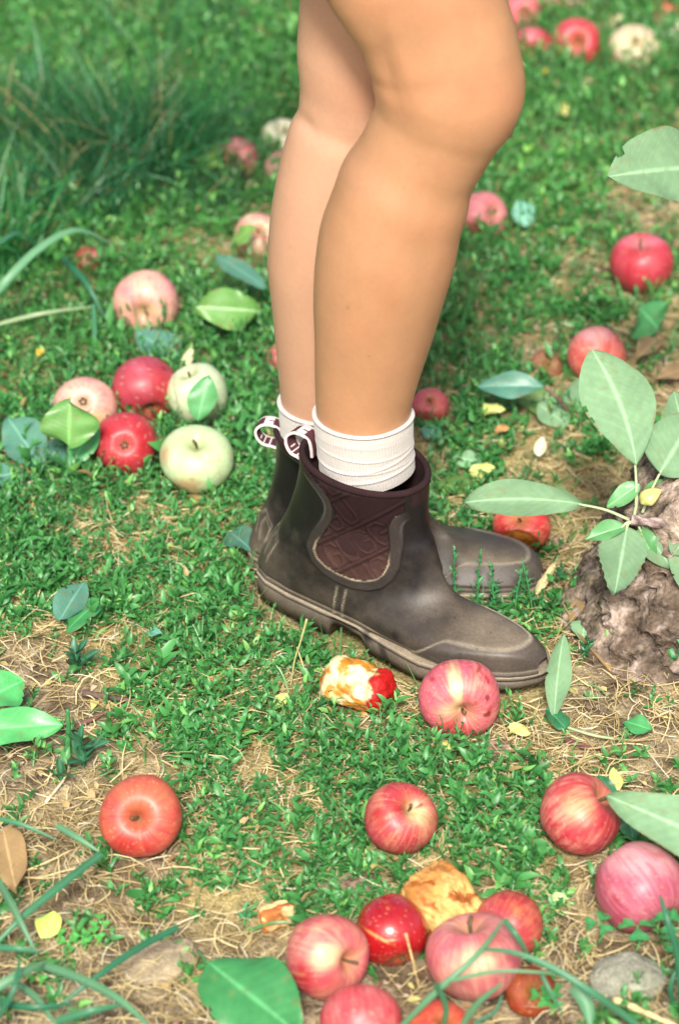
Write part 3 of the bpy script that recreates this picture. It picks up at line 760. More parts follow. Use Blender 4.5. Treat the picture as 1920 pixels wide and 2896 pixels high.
    if cut is not None:                       # bitten or rotten side: pushed in with an uneven face
        for (u, v, depth, col_) in cut:
            dd = viewdir(u, v); t = N@dd; lim = depth
            k = sm(lim-.02, lim+.05, t+.10*(bl2-.5))[..., None]
            newr = np.minimum(1, (lim/np.maximum(t, .05)))
            Wd = Wd*(1-k) + Wd*k*(newr*(.93+.18*(bl-.5)+.12*(st2-.5)))[..., None]
            fc = lerp(np.array(col_), np.array(lin(150, 82, 30, .9)), sm(.46, .66, fbm(N*5+seed*4, 225, 3))[..., None])
            c = lerp(c, fc, k)
            rimk = np.exp(-((t+.10*(bl2-.5)-lim)/.03)**2)[..., None]; c = lerp(c, DRED, rimk*.5)
    c = c*.80 + .06*c*c
    V = Wd
    root = empty('apple', tuple(C), label, 'apple', group)
    me = mesh('apple_skin', V.reshape(-1, 3), grid_faces(nt, nf, True), M[mt], cols=c.reshape(-1, 3))
    o = bpy.data.objects.new('skin', me); COL.objects.link(o); o.parent = root
    # stem in the cavity and the dried calyx opposite
    b0 = np.array([0, 0, .60*aspect*R]); tip = np.array([.10*R, .06*R*math.sin(seed), (.60*aspect+.36)*R])
    pts = spline([b0, (b0+tip)/2+np.array([-.03*R, 0, 0]), tip], 7) @ Q.T
    v, f = tube(pts, np.linspace(.0013, .0017, 7)*R/.036, 7)
    o = bpy.data.objects.new('stem', mesh('stem', v, f, M['stem'])); COL.objects.link(o); o.parent = root
    pr = []
    for k in range(5):
        a = k*2*math.pi/5+seed; e = np.array([math.cos(a), math.sin(a), 0]); n_ = np.array([-e[1], e[0], 0])
        zc_ = -.80*aspect*R; q0 = e*.05*R+np.array([0, 0, zc_]); q1 = e*.13*R+np.array([0, 0, zc_-.07*R]); q2 = e*.05*R+np.array([0, 0, zc_-.15*R])
        pr.append((np.array([q0+n_*.045*R, q0-n_*.045*R, q1+n_*.05*R, q1-n_*.05*R, q2]) @ Q.T, [(0, 1, 3, 2), (2, 3, 4)]))
    v, f = join(pr)
    o = bpy.data.objects.new('calyx', mesh('calyx', v, f, M['calyx'], smooth=False)); COL.objects.link(o); o.parent = root
    SPH.append((C, R))
    return root
W_ = [.62, .5, .36]; CRM = list(lin(238, 222, 165, .95)); BR = list(lin(120, 66, 30, .8)); RUS = list(lin(165, 110, 60, .8))
DR = list(lin(168, 26, 40, .9)); RD = list(RED)
# foreground and middle
apple(1298, 1971, 236, 'pink apple with a cream streak, touching the toe of the near boot', (.10, -.46), 'stem', CREAM, np.array(lin(212, 84, 104)), .95, .55,
      [(-.12, .35, .17, .52, 8, CRM, .95), (-.18, -.35, .40, .20, -8, CRM, .6), (-.12, -.82, .5, .22, 0, RD, .6), (.45, .70, .06, .22, -40, DR, .8), (.62, .48, .05, .20, 35, DR, .75), (-.66, .46, .07, .06, 0, DR, .75), (.20, -.38, .06, .13, 30, DR, .75), (.42, -.12, .05, .07, 10, RD, .7), (.72, -.3, .05, .12, -20, DR, .7)], .90, .12, bloom=.34, seed=1.3, spots=3)
apple(399, 2308, 240, 'dull orange red apple with its stem hollow facing up, lower left', (-.06, .06), 'stem', np.array(lin(214, 120, 80)), np.array(lin(200, 62, 58)), .62, .8,
      [(-.06, .04, .46, .46, 0, list(lin(186, 76, 60, .9)), .85), (-.02, -.02, .16, .20, 0, list(lin(150, 140, 100, .8)), .7), (-.10, .20, .2, .12, 0, list(lin(150, 84, 44, .8)), .7), (0, .66, .75, .30, 0, list(lin(200, 116, 84, .9)), .75), (-.35, -.62, .35, .25, 20, RD, .7), (.1, -.72, .3, .2, 0, RD, .5)], .86, .10, bloom=.14, seed=2.1, spots=2, spin=1)
apple(1129, 2317, 213, 'red apple with a pale yellow shoulder and thin green stem, alone below the eaten core', (.42, .50), 'stem', CREAM, np.array(lin(188, 36, 52)), .92, .35,
      [(.55, .25, .30, .42, 30, CRM, .8), (.80, .05, .2, .2, 0, RUS, .5), (-.55, .15, .22, .35, 20, RD, .75), (-.1, .45, .3, .2, 0, RD, .6)], .90, .10, bloom=.28, seed=3.4, spots=4)
apple(1638, 2306, 246, 'apple streaked red over yellow, upper of two touching at the lower right', (.72, .60), 'stem', np.array(lin(232, 165, 140)), np.array(lin(188, 40, 58)), .80, 1.2,
      [(-.10, .30, .42, .40, 0, list(lin(238, 190, 130, .9)), .6), (.62, .05, .3, .6, 0, RD, .5)], .90, .10, bloom=.20, seed=4.2, spots=5)
apple(1806, 2508, 262, 'big purple pink apple with a pale top, touching the streaked apple', (.55, -.75), 'stem', np.array(lin(230, 160, 165)), np.array(lin(176, 52, 88)), .93, .35,
      [(-.1, .72, .95, .38, 0, list(lin(232, 170, 172, .92)), .85), (-.62, -.15, .06, .12, 20, DR, .6), (.5, .8, .25, .08, 0, RD, .4)], 1.0, .08, bloom=.38, seed=5.7, spots=4)
apple(921, 2703, 250, 'pink apple with a yellow middle, left of the glossy red one', (.72, -.05), 'stem', np.array(lin(240, 205, 150)), np.array(lin(206, 72, 88)), .85, .35,
      [(.05, .12, .42, .30, 20, CRM, .7), (-.52, -.35, .24, .34, 20, RD, .8), (-.1, -.55, .6, .3, 0, list(lin(190, 50, 66, .9)), .6)], .92, .06, bloom=.34, seed=6.1, spots=2)
apple(1105, 2630, 208, 'small glossy dark red apple with split skin, middle of the pile', (.35, -.85), 'stem', np.array(lin(200, 40, 40)), np.array(lin(168, 10, 20)), .95, .25,
      [(-.35, -.05, .42, .035, -28, list(lin(236, 190, 110, .9)), .95), (-.05, -.13, .16, .03, 5, list(lin(240, 215, 160, .9)), .95), (.5, .1, .3, .5, 0, list(lin(196, 50, 60, .9)), .5)], 1.02, .06, mt='appleg', bloom=.04, seed=7.7, spots=2)
apple(1341, 2705, 284, 'broad pink apple under the grass blades, front right of the pile', (-.15, .93), 'stem', np.array(lin(240, 205, 165)), np.array(lin(206, 92, 104)), .72, .5,
      [(0, .05, .45, .34, 10, CRM, .6), (.3, .45, .28, .2, 0, list(lin(180, 50, 62, .9)), .5), (0, -.6, .7, .28, 0, list(lin(206, 120, 120, .9)), .6)], .84, .08, bloom=.34, seed=8.4, spots=6)
apple(1440, 2612, 196, 'red apple at the back of the pile, right of the yellow rotten one', (-.45, -.4), 'stem', np.array(lin(225, 150, 80)), np.array(lin(180, 30, 42)), .90, .4,
      [(-.25, -.45, .25, .3, 0, list(lin(232, 180, 100, .9)), .6), (-.6, .5, .4, .3, 20, list(lin(190, 90, 100, .9)), .5)], .98, .10, bloom=.2, seed=9.2, spots=4)
apple(1022, 2896, 236, 'rosy red apple cut off by the bottom edge, in front of the pile', (.1, -.8), 'calyx', np.array(lin(225, 140, 130)), np.array(lin(204, 52, 62)), .85, .35,
      [(.1, .5, .4, .2, 0, RD, .5)], .94, .04, bloom=.30, seed=10.3, spots=2)
apple(1240, 2925, 200, 'orange red apple behind grass blades at the bottom edge of the photo', (.2, .7), 'stem', np.array(lin(215, 110, 60)), np.array(lin(196, 50, 36)), .7, .9, [], .9, .14, bloom=.12, seed=11.1, spots=3)
apple(1500, 2806, 150, 'rotten brown orange apple sunk in the soil beside the pile', (.3, .2), 'stem', np.array(lin(150, 72, 30)), np.array(lin(140, 62, 28)), .6, .4, [], .62, .45, mt='rot', bloom=0, seed=12.9, spots=0)
# left group
apple(414, 853, 192, 'pale pink apple half sunk in weeds, alone above the group of apples on the left', (0, -.5), 'stem', np.array(lin(240, 205, 160)), np.array(lin(226, 140, 140)), .62, .3, [(.1, -.35, .4, .2, 0, CRM, .6)], .9, .10, bloom=.45, seed=13.2, spots=2)
apple(410, 1098, 196, 'dark crimson apple at the top of the group on the left', (.3, -.8), 'stem', np.array(lin(200, 60, 70)), np.array(lin(166, 34, 56)), .92, .3, [(-.1, .6, .35, .3, 0, list(lin(214, 110, 124, .9)), .7), (.6, -.1, .3, .7, 0, RD, .55)], .96, .06, bloom=.22, seed=14.5, spots=4)
apple(242, 1152, 184, 'pale pink apple partly behind a green leaf, leftmost of the group on the left', (0, .2), 'calyx', np.array(lin(244, 210, 170)), np.array(lin(228, 130, 134)), .45, .4, [(.4, -.4, .3, .2, 0, list(lin(232, 200, 110, .9)), .5)], .9, .08, bloom=.42, seed=15.6, spots=2)
apple(355, 1254, 184, 'bright red apple showing its calyx end, in front of the crimson one', (.03, -.08), 'calyx', np.array(lin(214, 80, 84)), np.array(lin(186, 26, 46)), .82, .4, [(0, 0, .32, .32, 0, list(lin(208, 80, 92, .9)), .7), (-.55, .35, .3, .25, 0, RD, .7), (.6, .1, .25, .5, 0, RD, .6)], .88, .06, bloom=.16, seed=16.2, spots=3)
apple(557, 1300, 212, 'yellow green apple with a rusty underside, on the grass left of the boots', (.05, .62), 'stem', np.array(lin(190, 214, 150)), np.array(lin(198, 228, 182)), .5, .2, [(-.35, -.75, .5, .25, 10, list(lin(178, 104, 70, .9)), .8), (-.82, .1, .12, .3, 0, list(lin(188, 120, 90, .9)), .6)], .84, .10, bloom=.05, seed=17.4, spots=1)
apple(560, 1118, 178, 'cream yellow apple with a green leaf lying over it', (-.3, .75), 'stem', np.array(lin(204, 220, 170)), np.array(lin(212, 230, 190)), .5, .2, [(-.6, -.2, .04, .7, 8, list(lin(120, 105, 80, .8)), .6)], 1.06, .05, bloom=.08, seed=18.8, spots=1)
apple(671, 449, 128, 'red and pink apple behind a green leaf, left of the far leg', (-.2, -.3), 'stem', np.array(lin(235, 160, 160)), np.array(lin(205, 70, 84)), .8, .4, [(.0, -.2, .4, .3, 0, RD, .5), (-.2, .6, .5, .2, 0, list(lin(236, 170, 180, .9)), .6)], .98, .08, bloom=.3, seed=19.9)
apple(800, 398, 130, 'whitish green apple half hidden behind the far calf', (.2, .5), 'stem', np.array(lin(236, 236, 200)), np.array(lin(226, 230, 190)), .4, .2, [], .9, .10, bloom=.3, seed=20.4, spots=0)
apple(730, 668, 136, 'cream and pink apple half hidden behind the far calf, lower of two', (.1, .2), 'stem', np.array(lin(232, 222, 170)), np.array(lin(214, 84, 112)), .45, .6, [(.3, -.1, .25, .3, 0, list(lin(205, 60, 96, .9)), .7)], .92, .08, bloom=.3, seed=21.7)
apple(802, 480, 110, 'pale apple peeping out behind the far calf, middle of three', (.1, .2), 'stem', PALE, ROSE, .4, .4, [], .92, .1, bloom=.4, seed=21.2)
apple(256, 738, 92, 'small brown red apple lying deep in the weeds under an arching blade', (.1, .2), 'calyx', np.array(lin(140, 84, 62)), np.array(lin(158, 66, 58)), .7, .5, [], .9, .15, bloom=.1, seed=22.3, spots=2)
apple(800, 1012, 92, 'pink apple almost wholly hidden behind the far ankle', (.1, .2), 'calyx', np.array(lin(220, 140, 120)), np.array(lin(206, 90, 90)), .6, .5, [], .9, .15, bloom=.3, seed=23.1, spots=2)
# right side
apple(1478, 33, 112, 'pink apple beside the knee at the top, above the dark red one', (.1, -.3), 'stem', ROSE, np.array(lin(214, 84, 96)), .8, .4, [], .84, .08, bloom=.35, seed=24.6)
apple(1500, 130, 122, 'crimson apple half hidden by the front of the knee', (.1, -.6), 'stem', np.array(lin(214, 90, 100)), np.array(lin(178, 24, 46)), .9, .3, [(.2, -.3, .4, .2, 0, RD, .7), (-.1, .5, .5, .3, 0, list(lin(236, 140, 160, .9)), .6)], .9, .06, bloom=.25, seed=25.2)
apple(1626, 122, 146, 'red apple in the row at the top right, between the crimson and the cream one', (.1, .0), 'stem', np.array(lin(220, 90, 100)), np.array(lin(200, 34, 52)), .86, .4, [(.4, -.1, .3, .3, 0, RD, .7), (0, -.1, .12, .2, 0, list(lin(190, 170, 120, .8)), .5)], .84, .12, bloom=.25, seed=26.5)
apple(1791, 140, 146, 'cream coloured apple in the blurred grass at the top right', (.1, .3), 'stem', np.array(lin(214, 204, 164)), np.array(lin(208, 196, 158)), .5, .2, [], .9, .14, bloom=.3, seed=27.3, spots=0)
apple(1553, -2, 100, 'pink apple cut by the top edge of the photo, nearer the knee', (.1, .2), 'stem', ROSE, PINK, .7, .3, [], .9, .1, bloom=.35, seed=28.1)
apple(1610, -4, 86, 'pale pink apple cut by the top edge of the photo, right of its twin', (.1, .2), 'stem', PALE, ROSE, .6, .3, [], .9, .1, bloom=.4, seed=29.1)
apple(1880, 46, 84, 'brown orange apple far back in the grass at the top right corner', (.1, .2), 'stem', np.array(lin(176, 104, 60)), np.array(lin(186, 84, 50)), .6, .4, [], .7, .2, bloom=.1, seed=30.8)
apple(1905, 96, 84, 'pale green apple at the right edge near the top', (.1, .2), 'stem', np.array(lin(206, 224, 190)), np.array(lin(214, 226, 196)), .4, .2, [], .9, .15, bloom=.3, seed=31.5, spots=0)
apple(1362, 612, 144, 'pink apple with a brown rotten patch behind the near shin', (.55, .10), 'stem', np.array(lin(226, 150, 130)), np.array(lin(216, 116, 124)), .7, .4, [(-.35, -.5, .6, .35, 10, BR, .85)], .94, .06, bloom=.4, seed=32.2, spots=1)
apple(1812, 746, 182, 'round red apple with its stem hollow on top, alone on the right', (-.08, .72), 'stem', np.array(lin(220, 70, 84)), np.array(lin(196, 30, 54)), .88, .4, [(0, .72, .8, .22, 0, list(lin(238, 150, 168, .92)), .6), (-.35, .1, .3, .3, 0, RD, .6)], .94, .05, bloom=.25, seed=33.3, spots=3)
apple(1684, 1000, 166, 'pink and orange apple behind the tip of the big upright leaf', (.2, -.6), 'stem', np.array(lin(240, 170, 140)), np.array(lin(214, 66, 62)), .66, .4, [(-.1, .6, .6, .3, 0, list(lin(244, 190, 190, .9)), .7), (-.1, -.4, .5, .4, 0, list(lin(208, 66, 44, .9)), .6)], .98, .06, bloom=.3, seed=34.9, spots=2)
apple(1216, 1148, 108, 'brownish pink apple overgrown by weeds right of the near ankle', (.0, .4), 'stem', np.array(lin(206, 110, 84)), np.array(lin(206, 74, 88)), .66, .5, [(0, -.6, .7, .3, 0, BR, .6)], .84, .14, bloom=.25, seed=35.5)
apple(1474, 1492, 166, 'red apple with a rotten brown underside below the long left leaf', (-.1, .45), 'stem', np.array(lin(236, 160, 120)), np.array(lin(206, 34, 44)), .78, .5, [(-.1, -.30, .9, .10, -12, BR, .6)], .82, .08, bloom=.12, cut=[(-.15, -.78, .70, lin(186, 120, 48, .9))], seed=36.6, spots=3)
apple(1545, 1032, 92, 'collapsed brown rotten apple in the grass left of the pink and orange one', (.2, .2), 'stem', np.array(lin(140, 100, 66)), np.array(lin(130, 78, 50)), .4, .6, [], .45, .4, mt='rot', bloom=.1, seed=37.2, spots=4)

# eaten core and other apple pieces ------------------------------------
def blobpiece(name, part, px, py, size, label, cat, cfun, seed, squash=(1, 1, 1), yaw=0, n=(50, 70), lift=.5, lump=.3, fun=None, mt='rot'):
    C = gpt(px, py, size[2]*lift)
    th = np.linspace(0, math.pi, n[0]); ph = np.arange(n[1])/n[1]*2*math.pi; TH, PH = np.meshgrid(th, ph, indexing='ij')
    N = np.stack([np.sin(TH)*np.cos(PH), np.sin(TH)*np.sin(PH), np.cos(TH)], -1)
    r = 1 + lump*(fbm(N*1.8+seed, 231, 4)-.5)*2
    V = N*r[..., None]
    if fun: V = fun(V, N)
    c = cfun(N, V)
    V = V*np.array(size); a = R_(yaw); Rm = np.array([[math.cos(a), -math.sin(a), 0], [math.sin(a), math.cos(a), 0], [0, 0, 1]])
    V = V@Rm.T
    root = empty(name, tuple(C), label, cat)
    o = bpy.data.objects.new(part, mesh(part, V.reshape(-1, 3), grid_faces(n[0], n[1], True), M[mt], cols=c.reshape(-1, 3))); COL.objects.link(o); o.parent = root
    return root, C
def core_shape(V, N):
    x = N[..., 0]                                   # waist of an eaten core, knobs at both ends
    w = .74 + .26*sm(.25, .8, np.abs(x-.05)); V = V.copy(); V[..., 1] *= w; V[..., 2] *= w
    V[..., 1:] *= (1+.22*(fbm(N*4.5, 233, 3)-.5))[..., None]
    return V
def core_col(N, V):
    x = N[..., 0]; k = sm(.50, .56, x+.35*(fbm(N*2.6, 234, 3)-.5))[..., None]
    fl = lerp(np.array(lin(240, 226, 170, .95)), np.array(lin(196, 130, 44, .9)), sm(.42, .62, fbm(N*3.4+2, 235, 4))[..., None])
    sk = lerp(np.array(lin(176, 20, 18, .9)), np.array(lin(190, 150, 90, .9)), sm(.60, .75, fbm(N*2.2+7, 237, 2))[..., None])
    c = lerp(fl, sk, k)
    e = np.exp(-((x-.5)/.06)**2)[..., None]; c = lerp(c, np.array(lin(90, 8, 10)), e*.5)
    return lerp(c, np.array(lin(180, 90, 40, .9)), (sm(-.80, -.9, x))[..., None]*.7)
root, Cc = blobpiece('apple_core', 'flesh', 1012, 1940, (.033, .030, .028), 'eaten apple core with red skin left at its right end, before the near boot', 'apple core', core_col, 3.3, yaw=-24, lift=.75, lump=.16, fun=core_shape)
v, f = tube(spline([(-.034, .013, 0), (-.040, .016, .004), (-.046, .018, .012)], 6), .0013, 6); o = bpy.data.objects.new('stem', mesh('stem', v, f, M['stem'])); COL.objects.link(o); o.parent = root
SPH.append((Cc, .024))
def rot_col(N, V):
    a = fbm(N*3+4, 241, 4)[..., None]; c = lerp(np.array(lin(232, 196, 124, .92)), np.array(lin(214, 160, 84, .9)), a)
    c = lerp(c, np.array(lin(150, 82, 26, .9)), sm(.55, .7, fbm(N*4+9, 243, 3))[..., None])
    return lerp(c, np.array(lin(172, 92, 24, .9)), (np.exp(-((N[..., 0]+.3)/.35)**2-((N[..., 2]-.75)/.3)**2)*.8)[..., None])
def torn(V, N):
    V = (.5*box_shape(V, N)+.5*V)*1.05; V = V*(1-.45*sm(-.1, 1, N[..., 2])*sm(-.3, .8, N[..., 0]))[..., None]; w_ = sm(.03, .0, np.abs(fbm(N*3.1, 245, 3)-.5)); return V*(1-.07*w_-.10*(fbm(N*7, 246, 3)-.5))[..., None]

def box_shape(V, N):
    m = np.abs(N).max(-1, keepdims=True)**.75; return V/m*.8
root, Cc = blobpiece('rotten_apple', 'flesh', 1262, 2575, (.041, .031, .030), 'rotten wrinkled yellow brown apple in the middle of the pile', 'apple', rot_col, 8.1, yaw=-48, lift=.70, lump=.20, fun=torn, n=(90, 130))
SPH.append((Cc, .032))
def chunk_col(N, V):
    c = lerp(np.array(lin(236, 208, 150, .92)), np.array(lin(190, 116, 60, .9)), sm(.45, .6, fbm(N*2.5+1, 251, 3)+.25*np.exp(-((N[..., 1]+.2)/.3)**2))[..., None]); return c
def box_shape(V, N):
    m = np.abs(N).max(-1, keepdims=True)**.75; return V/m*.8
blobpiece('apple_piece', 'flesh', 780, 2590, (.018, .009, .012), 'wedge of drying apple flesh with a brown band, left of the pile of apples', 'apple piece', chunk_col, 9.7, yaw=28, lift=.7, lump=.14, fun=box_shape)
blobpiece('apple_piece', 'flesh', 620, 1928, (.010, .006, .006), 'small curled tan piece of apple peel in the weeds below the heel', 'apple piece', chunk_col, 10.7, yaw=12, lift=.8, lump=.25, fun=box_shape)
blobpiece('apple_piece', 'flesh', 1030, 2020, (.004, .004, .003), 'tiny brown crumb of apple just below the eaten core', 'apple piece', rot_col, 11.7, lift=.8, n=(16, 20))

# stones and clods ------------------------------------------------------
def stone_col(N, V):
    return lerp(np.array([.17, .18, .13]), np.array([.36, .36, .28]), fbm(N*3+2, 261, 4)[..., None])
def clod_col(N, V):
    return lerp(np.array([.10, .06, .045]), np.array([.30, .21, .15]), sm(.35, .65, fbm(N*6+2, 263, 4))[..., None])
def single(name, px, py, size, label, cat, cf, seed, yaw, lift, lump, mt):
    r, C = blobpiece(name, name, px, py, size, label, cat, cf, seed, yaw=yaw, lift=lift, lump=lump, mt=mt); ch = r.children[0] if r.children else [o for o in bpy.data.objects if o.parent == r][0]
    ch.parent = None; ch.location = C; tag(ch, label, cat); bpy.data.objects.remove(r); return ch
single('stone', 1775, 2768, (.030, .024, .014), 'grey green stone under the clover at the lower right', 'stone', stone_col, 1.7, 10, .35, .16, 'stone')
single('stone', 455, 2720, (.034, .024, .010), 'flat pale brown stone half buried in the soil at the lower left', 'stone', lambda N, V: stone_col(N, V)*np.array([1.25, 1.0, .85]), 2.9, 25, .2, .2, 'stone')
single('soil_clod', 1400, 2118, (.018, .012, .006), 'dark brown crumbly clod of soil right of the streaky pink apple at the toe', 'soil clod', clod_col, 3.9, -10, .7, .4, 'crumb')
single('soil_clod', 985, 2497, (.026, .018, .006), 'flat brown patch of crusted soil above the glossy red apple', 'soil clod', clod_col, 4.4, 0, .35, .35, 'crumb')
single('bark_chip', 1583, 1535, (.012, .006, .004), 'grey weathered chip of bark right of the half rotten apple', 'bark chip', lambda N, V: clod_col(N, V)*1.7+.04, 5.1, -50, .7, .3, 'wood')

# ------------------------------------------------------------------ leaves
LG = np.array([.040, .205, .062]); LU = np.array([.170, .305, .165]); LT = np.array([.075, .205, .145]); LO = np.array([.11, .22, .05]); LY = np.array([.55, .60, .19]); LB = np.array([.36, .24, .11]); LK = np.array([.025, .14, .055])
def leafgeo(L, W, curl=.15, fold=.15, wave=.10, seed=0, col=LG, vein=None, ns=36, nw=20, belly=.42, serr=.014, quilt=.26, tipc=None, hole=0, twist=0, bend=0):
    t = np.linspace(0, 1, ns)[:, None]; s = np.linspace(-1, 1, nw+1)[None]
    b = belly; w = (t/b)**.62*np.exp(.62*(1-(t/b))) ; w = np.sin(math.pi*t**(math.log(.5)/math.log(b)))**.72
    w = w*(1+.05*(vnoise(np.stack([t*5, t*0+seed, t*0], -1)[..., 0, :], 271)[:, None]-.5))
    se = serr*(np.abs(((t*22) % 1)-.5)*2-.5)*(np.abs(s) > .95)
    y = s*(w+se)*W/2*(1+.07*np.sin(t*6+seed*3)*s) + bend*L*(t**2-t)*1.3
    x = t*L*(1+0*s)
    z = fold*np.abs(y)*1.0 - curl*L*(t**2) + wave*W*np.sin(t*7+seed)*s*np.abs(s) + .03*W*np.sin(t*13+seed*2+s*2)*np.abs(s)
    vp = (t*11 - np.abs(s)*w*2.6*1.0) % 1; vd = np.minimum(vp, 1-vp)
    vn = np.exp(-(vd/.10)**2)*(np.abs(s) < .93); mid = np.exp(-(np.abs(s)/.05)**2)*np.ones_like(t)
    z = z + quilt*W*.012*np.cos(vp*2*math.pi)*-1*(1-np.abs(s))**.3
    if twist:
        a = twist*t; y, z = y*np.cos(a)-z*np.sin(a), y*np.sin(a)+z*np.cos(a)
    vein = col*1.7+.05 if vein is None else np.array(vein)
    n = fbm(np.stack([x*40+seed, y*40, y*0], -1), 273, 3)
    c = lerp(np.array(col)*.86, np.array(col)*1.14, n[..., None])
    c = lerp(c, vein, (.13*vn)[..., None]); c = lerp(c, vein*1.1, (.7*mid)[..., None])
    sp = sm(.80, .88, vnoise(np.stack([x*170+seed, y*170, y*0], -1), 275)); c = lerp(c, np.array([.20, .17, .06]), (sp*.3)[..., None])
    if tipc is not None: c = lerp(c, np.array(tipc), (sm(.5, 1, t)*.8*np.ones_like(s))[..., None])
    eb = (sm(.90, 1, np.abs(s))*sm(.52, .66, fbm(np.stack([t*9+seed*3, s*2, t*0*s], -1) if 0 else np.stack(np.broadcast_arrays(t*9+seed*3, s*2, t*0+s*0), -1), 277, 2)))[..., None]; c = lerp(c, np.array([.20, .12, .04]), eb*.7)
    V = np.stack([x*np.ones_like(s), y, z], -1)
    # the ridge of the midrib stands proud
    V[..., 2] -= 0.0
    Fq = grid_faces(ns, nw+1)
    if ns > 20:                              # insect bites at the margin
        rs = np.random.default_rng(int(seed*1000)+5); tc = np.broadcast_to(t, x.shape).reshape(-1)[Fq].mean(1); sc_ = np.broadcast_to(s*w, x.shape).reshape(-1)[Fq].mean(1)*W/L/2
        kp = np.ones(len(Fq), bool)
        for _ in range(rs.integers(0, 4)):
            t0 = rs.uniform(.15, .92); s0 = rs.choice([-1, 1])*np.interp(t0, t[:, 0], w[:, 0] if w.ndim > 1 else w)*W/L/2; kp &= np.hypot(tc-t0, sc_-s0) > rs.uniform(.012, .045)
        Fq = Fq[kp]
    return V.reshape(-1, 3), Fq, c.reshape(-1, 3)
def leafplace(g, A, B, nrm, roll=0.0):
    V, Fc, c = g; A = np.array(A, float); B = np.array(B, float)
    tipl = V.reshape(-1, 3)[-1]; dl = np.array([V[:, 0].max(), 0, V[V[:, 0].argmax(), 2]])
    x = unit(B-A); z = unit(np.array(nrm) - (np.array(nrm)@x)*x); y = np.cross(z, x)
    k = np.linalg.norm(B-A)/np.hypot(dl[0], dl[2]); a = math.atan2(dl[2], dl[0])
    ca, sa = math.cos(-a), math.sin(-a); V2 = V.copy(); V2[:, 0] = V[:, 0]*ca - V[:, 2]*sa; V2[:, 2] = V[:, 0]*sa + V[:, 2]*ca
    return A + k*(V2[:, :1]*x + V2[:, 1:2]*y + V2[:, 2:3]*z)
TC = -VF                                      # towards the camera
def blade(a, b, width, face=(0, 0), col=LG, parent=None, name='leaf', under=False, **kw):
    """a, b: world points of base and tip; width in metres; face tilts the surface normal away from facing the camera"""
    L = np.linalg.norm(np.array(b)-np.array(a)); n = TC + face[0]*VR + face[1]*VU
    if under: kw.setdefault('fold', .10)
    g = leafgeo(L, width, col=np.array(col), **kw)
    V = leafplace(g, a, b, n)
    return obj(name, mesh(name, V, g[1], M['leafm' if under else 'leaf'], cols=g[2]), parent)
def stalk(pts, r, col, parent, name='petiole', n=12, seg=7, mt='leafm'):
    v, f = tube(spline(pts, n), r, seg); return obj(name, mesh(name, v, f, M[mt], cols=np.tile(np.array(col), (len(v), 1))), parent)
def fallen(px0, py0, px1, py1, wpx, label, col, z0=.012, z1=.02, face=(0, .5), under=False, pet=None, root_name='fallen_leaf', cat='leaf', group=None, **kw):
    a = gpt(px0, py0, z0); b = gpt(px1, py1, z1); Z = (a-CAM)@VF
    r = empty(root_name, tuple(a), label, cat, group)
    blade(a, b, wpx/FPX*Z, face, col, r, 'blade', under, **kw)
    if pet: stalk([gpt(*pet[0]), gpt(*pet[1]), a] if len(pet) > 1 else [gpt(*pet[0]), a], .0011, np.array(col)*1.3+.04, r)
    return r

# the twig with big pale leaves in front of the trunk
ZT = 2.47
def wz(px, py, dz=0): return ondepth(px, py, ZT+dz)
node = wz(1783, 1472)
tw = empty('apple_twig', tuple(wz(1990, 1500, .02)), 'twig with a rosette of pale apple leaves hanging in front of the trunk', 'twig')
pts = [wz(2120, 1470, .10), wz(2000, 1500, .03), wz(1920, 1488), wz(1850, 1478), wz(1783, 1470)]
v, f = tube(spline(pts, 26), np.linspace(.0062, .0042, 26)*(1+.22*np.sin(np.arange(26)*2.1)), 12); nz_ = fbm(v*160, 281, 3)[:, None]
obj('branch', mesh('branch', v+.0012*(nz_-.5), f, M['bark'], cols=lerp(np.array([.13, .09, .08]), np.array([.40, .32, .30]), sm(.35, .65, nz_))), tw)
PET = np.array([.42, .52, .30])
def twl(base, tip, w, dz0=0., dz1=0., attach=None, col=LU, under=True, face=(0, .2), **kw):
    a = wz(*base, dz0); b = wz(*tip, dz1); l = blade(a, b, w/FPX*ZT, face, col, tw, 'leaf', under, **kw)
    if attach is not None:
        v, f = tube(spline([wz(*attach), (wz(*attach)+a)/2 + np.array([0, 0, .002]), a + unit(b-a)*.004], 10), np.linspace(.0015, .0011, 10), 7)
        obj('petiole', mesh('petiole', v, f, M['leafm'], cols=np.tile(PET, (len(v), 1))), l, loc=(0, 0, 0))
    return l
twl((1799, 1316), (1672, 990), 196, -.01, .02, (1797, 1450), LU*1.02, face=(-.1, .15), curl=.10, wave=.07, seed=1.1, belly=.55, bend=.16, ns=40, nw=20)
twl((1863, 1340), (1965, 1170), 190, 0, .02, (1815, 1450), LU*.95, face=(.1, .2), curl=.12, seed=2.2)
twl((1950, 1300), (1905, 1105), 120, .05, .06, None, LU*.9, face=(.1, .1), curl=.1, seed=3.2)
twl((1648, 1426), (1312, 1416), 118, 0, .02, (1778, 1470), LU*.92, face=(0, .35), curl=.05, wave=.12, fold=.25, seed=4.1, belly=.55, ns=40, bend=.10)
twl((1808, 1368), (1714, 1434), 56, -.005, 0, (1792, 1460), LG*1.25+np.array([.05, .04, .03]), under=False, face=(.2, .3), curl=.1, seed=5.3)
twl((1771, 1492), (1734, 1684), 136, 0, -.015, (1783, 1478), LU*.86, face=(.1, .1), curl=.08, wave=.10, seed=6.7, belly=.40, serr=.09, ns=34)
twl((1768, 1488), (1650, 1530), 56, 0, 0, (1783, 1476), LG*1.25+np.array([.05, .04, .03]), under=False, face=(.1, .5), curl=.2, fold=.5, seed=7.1)
twl((1806, 1494), (1850, 1584), 62, .005, .01, (1790, 1478), LG*1.25+np.array([.05, .04, .03]), under=False, face=(-.3, .1), curl=.15, seed=8.5)
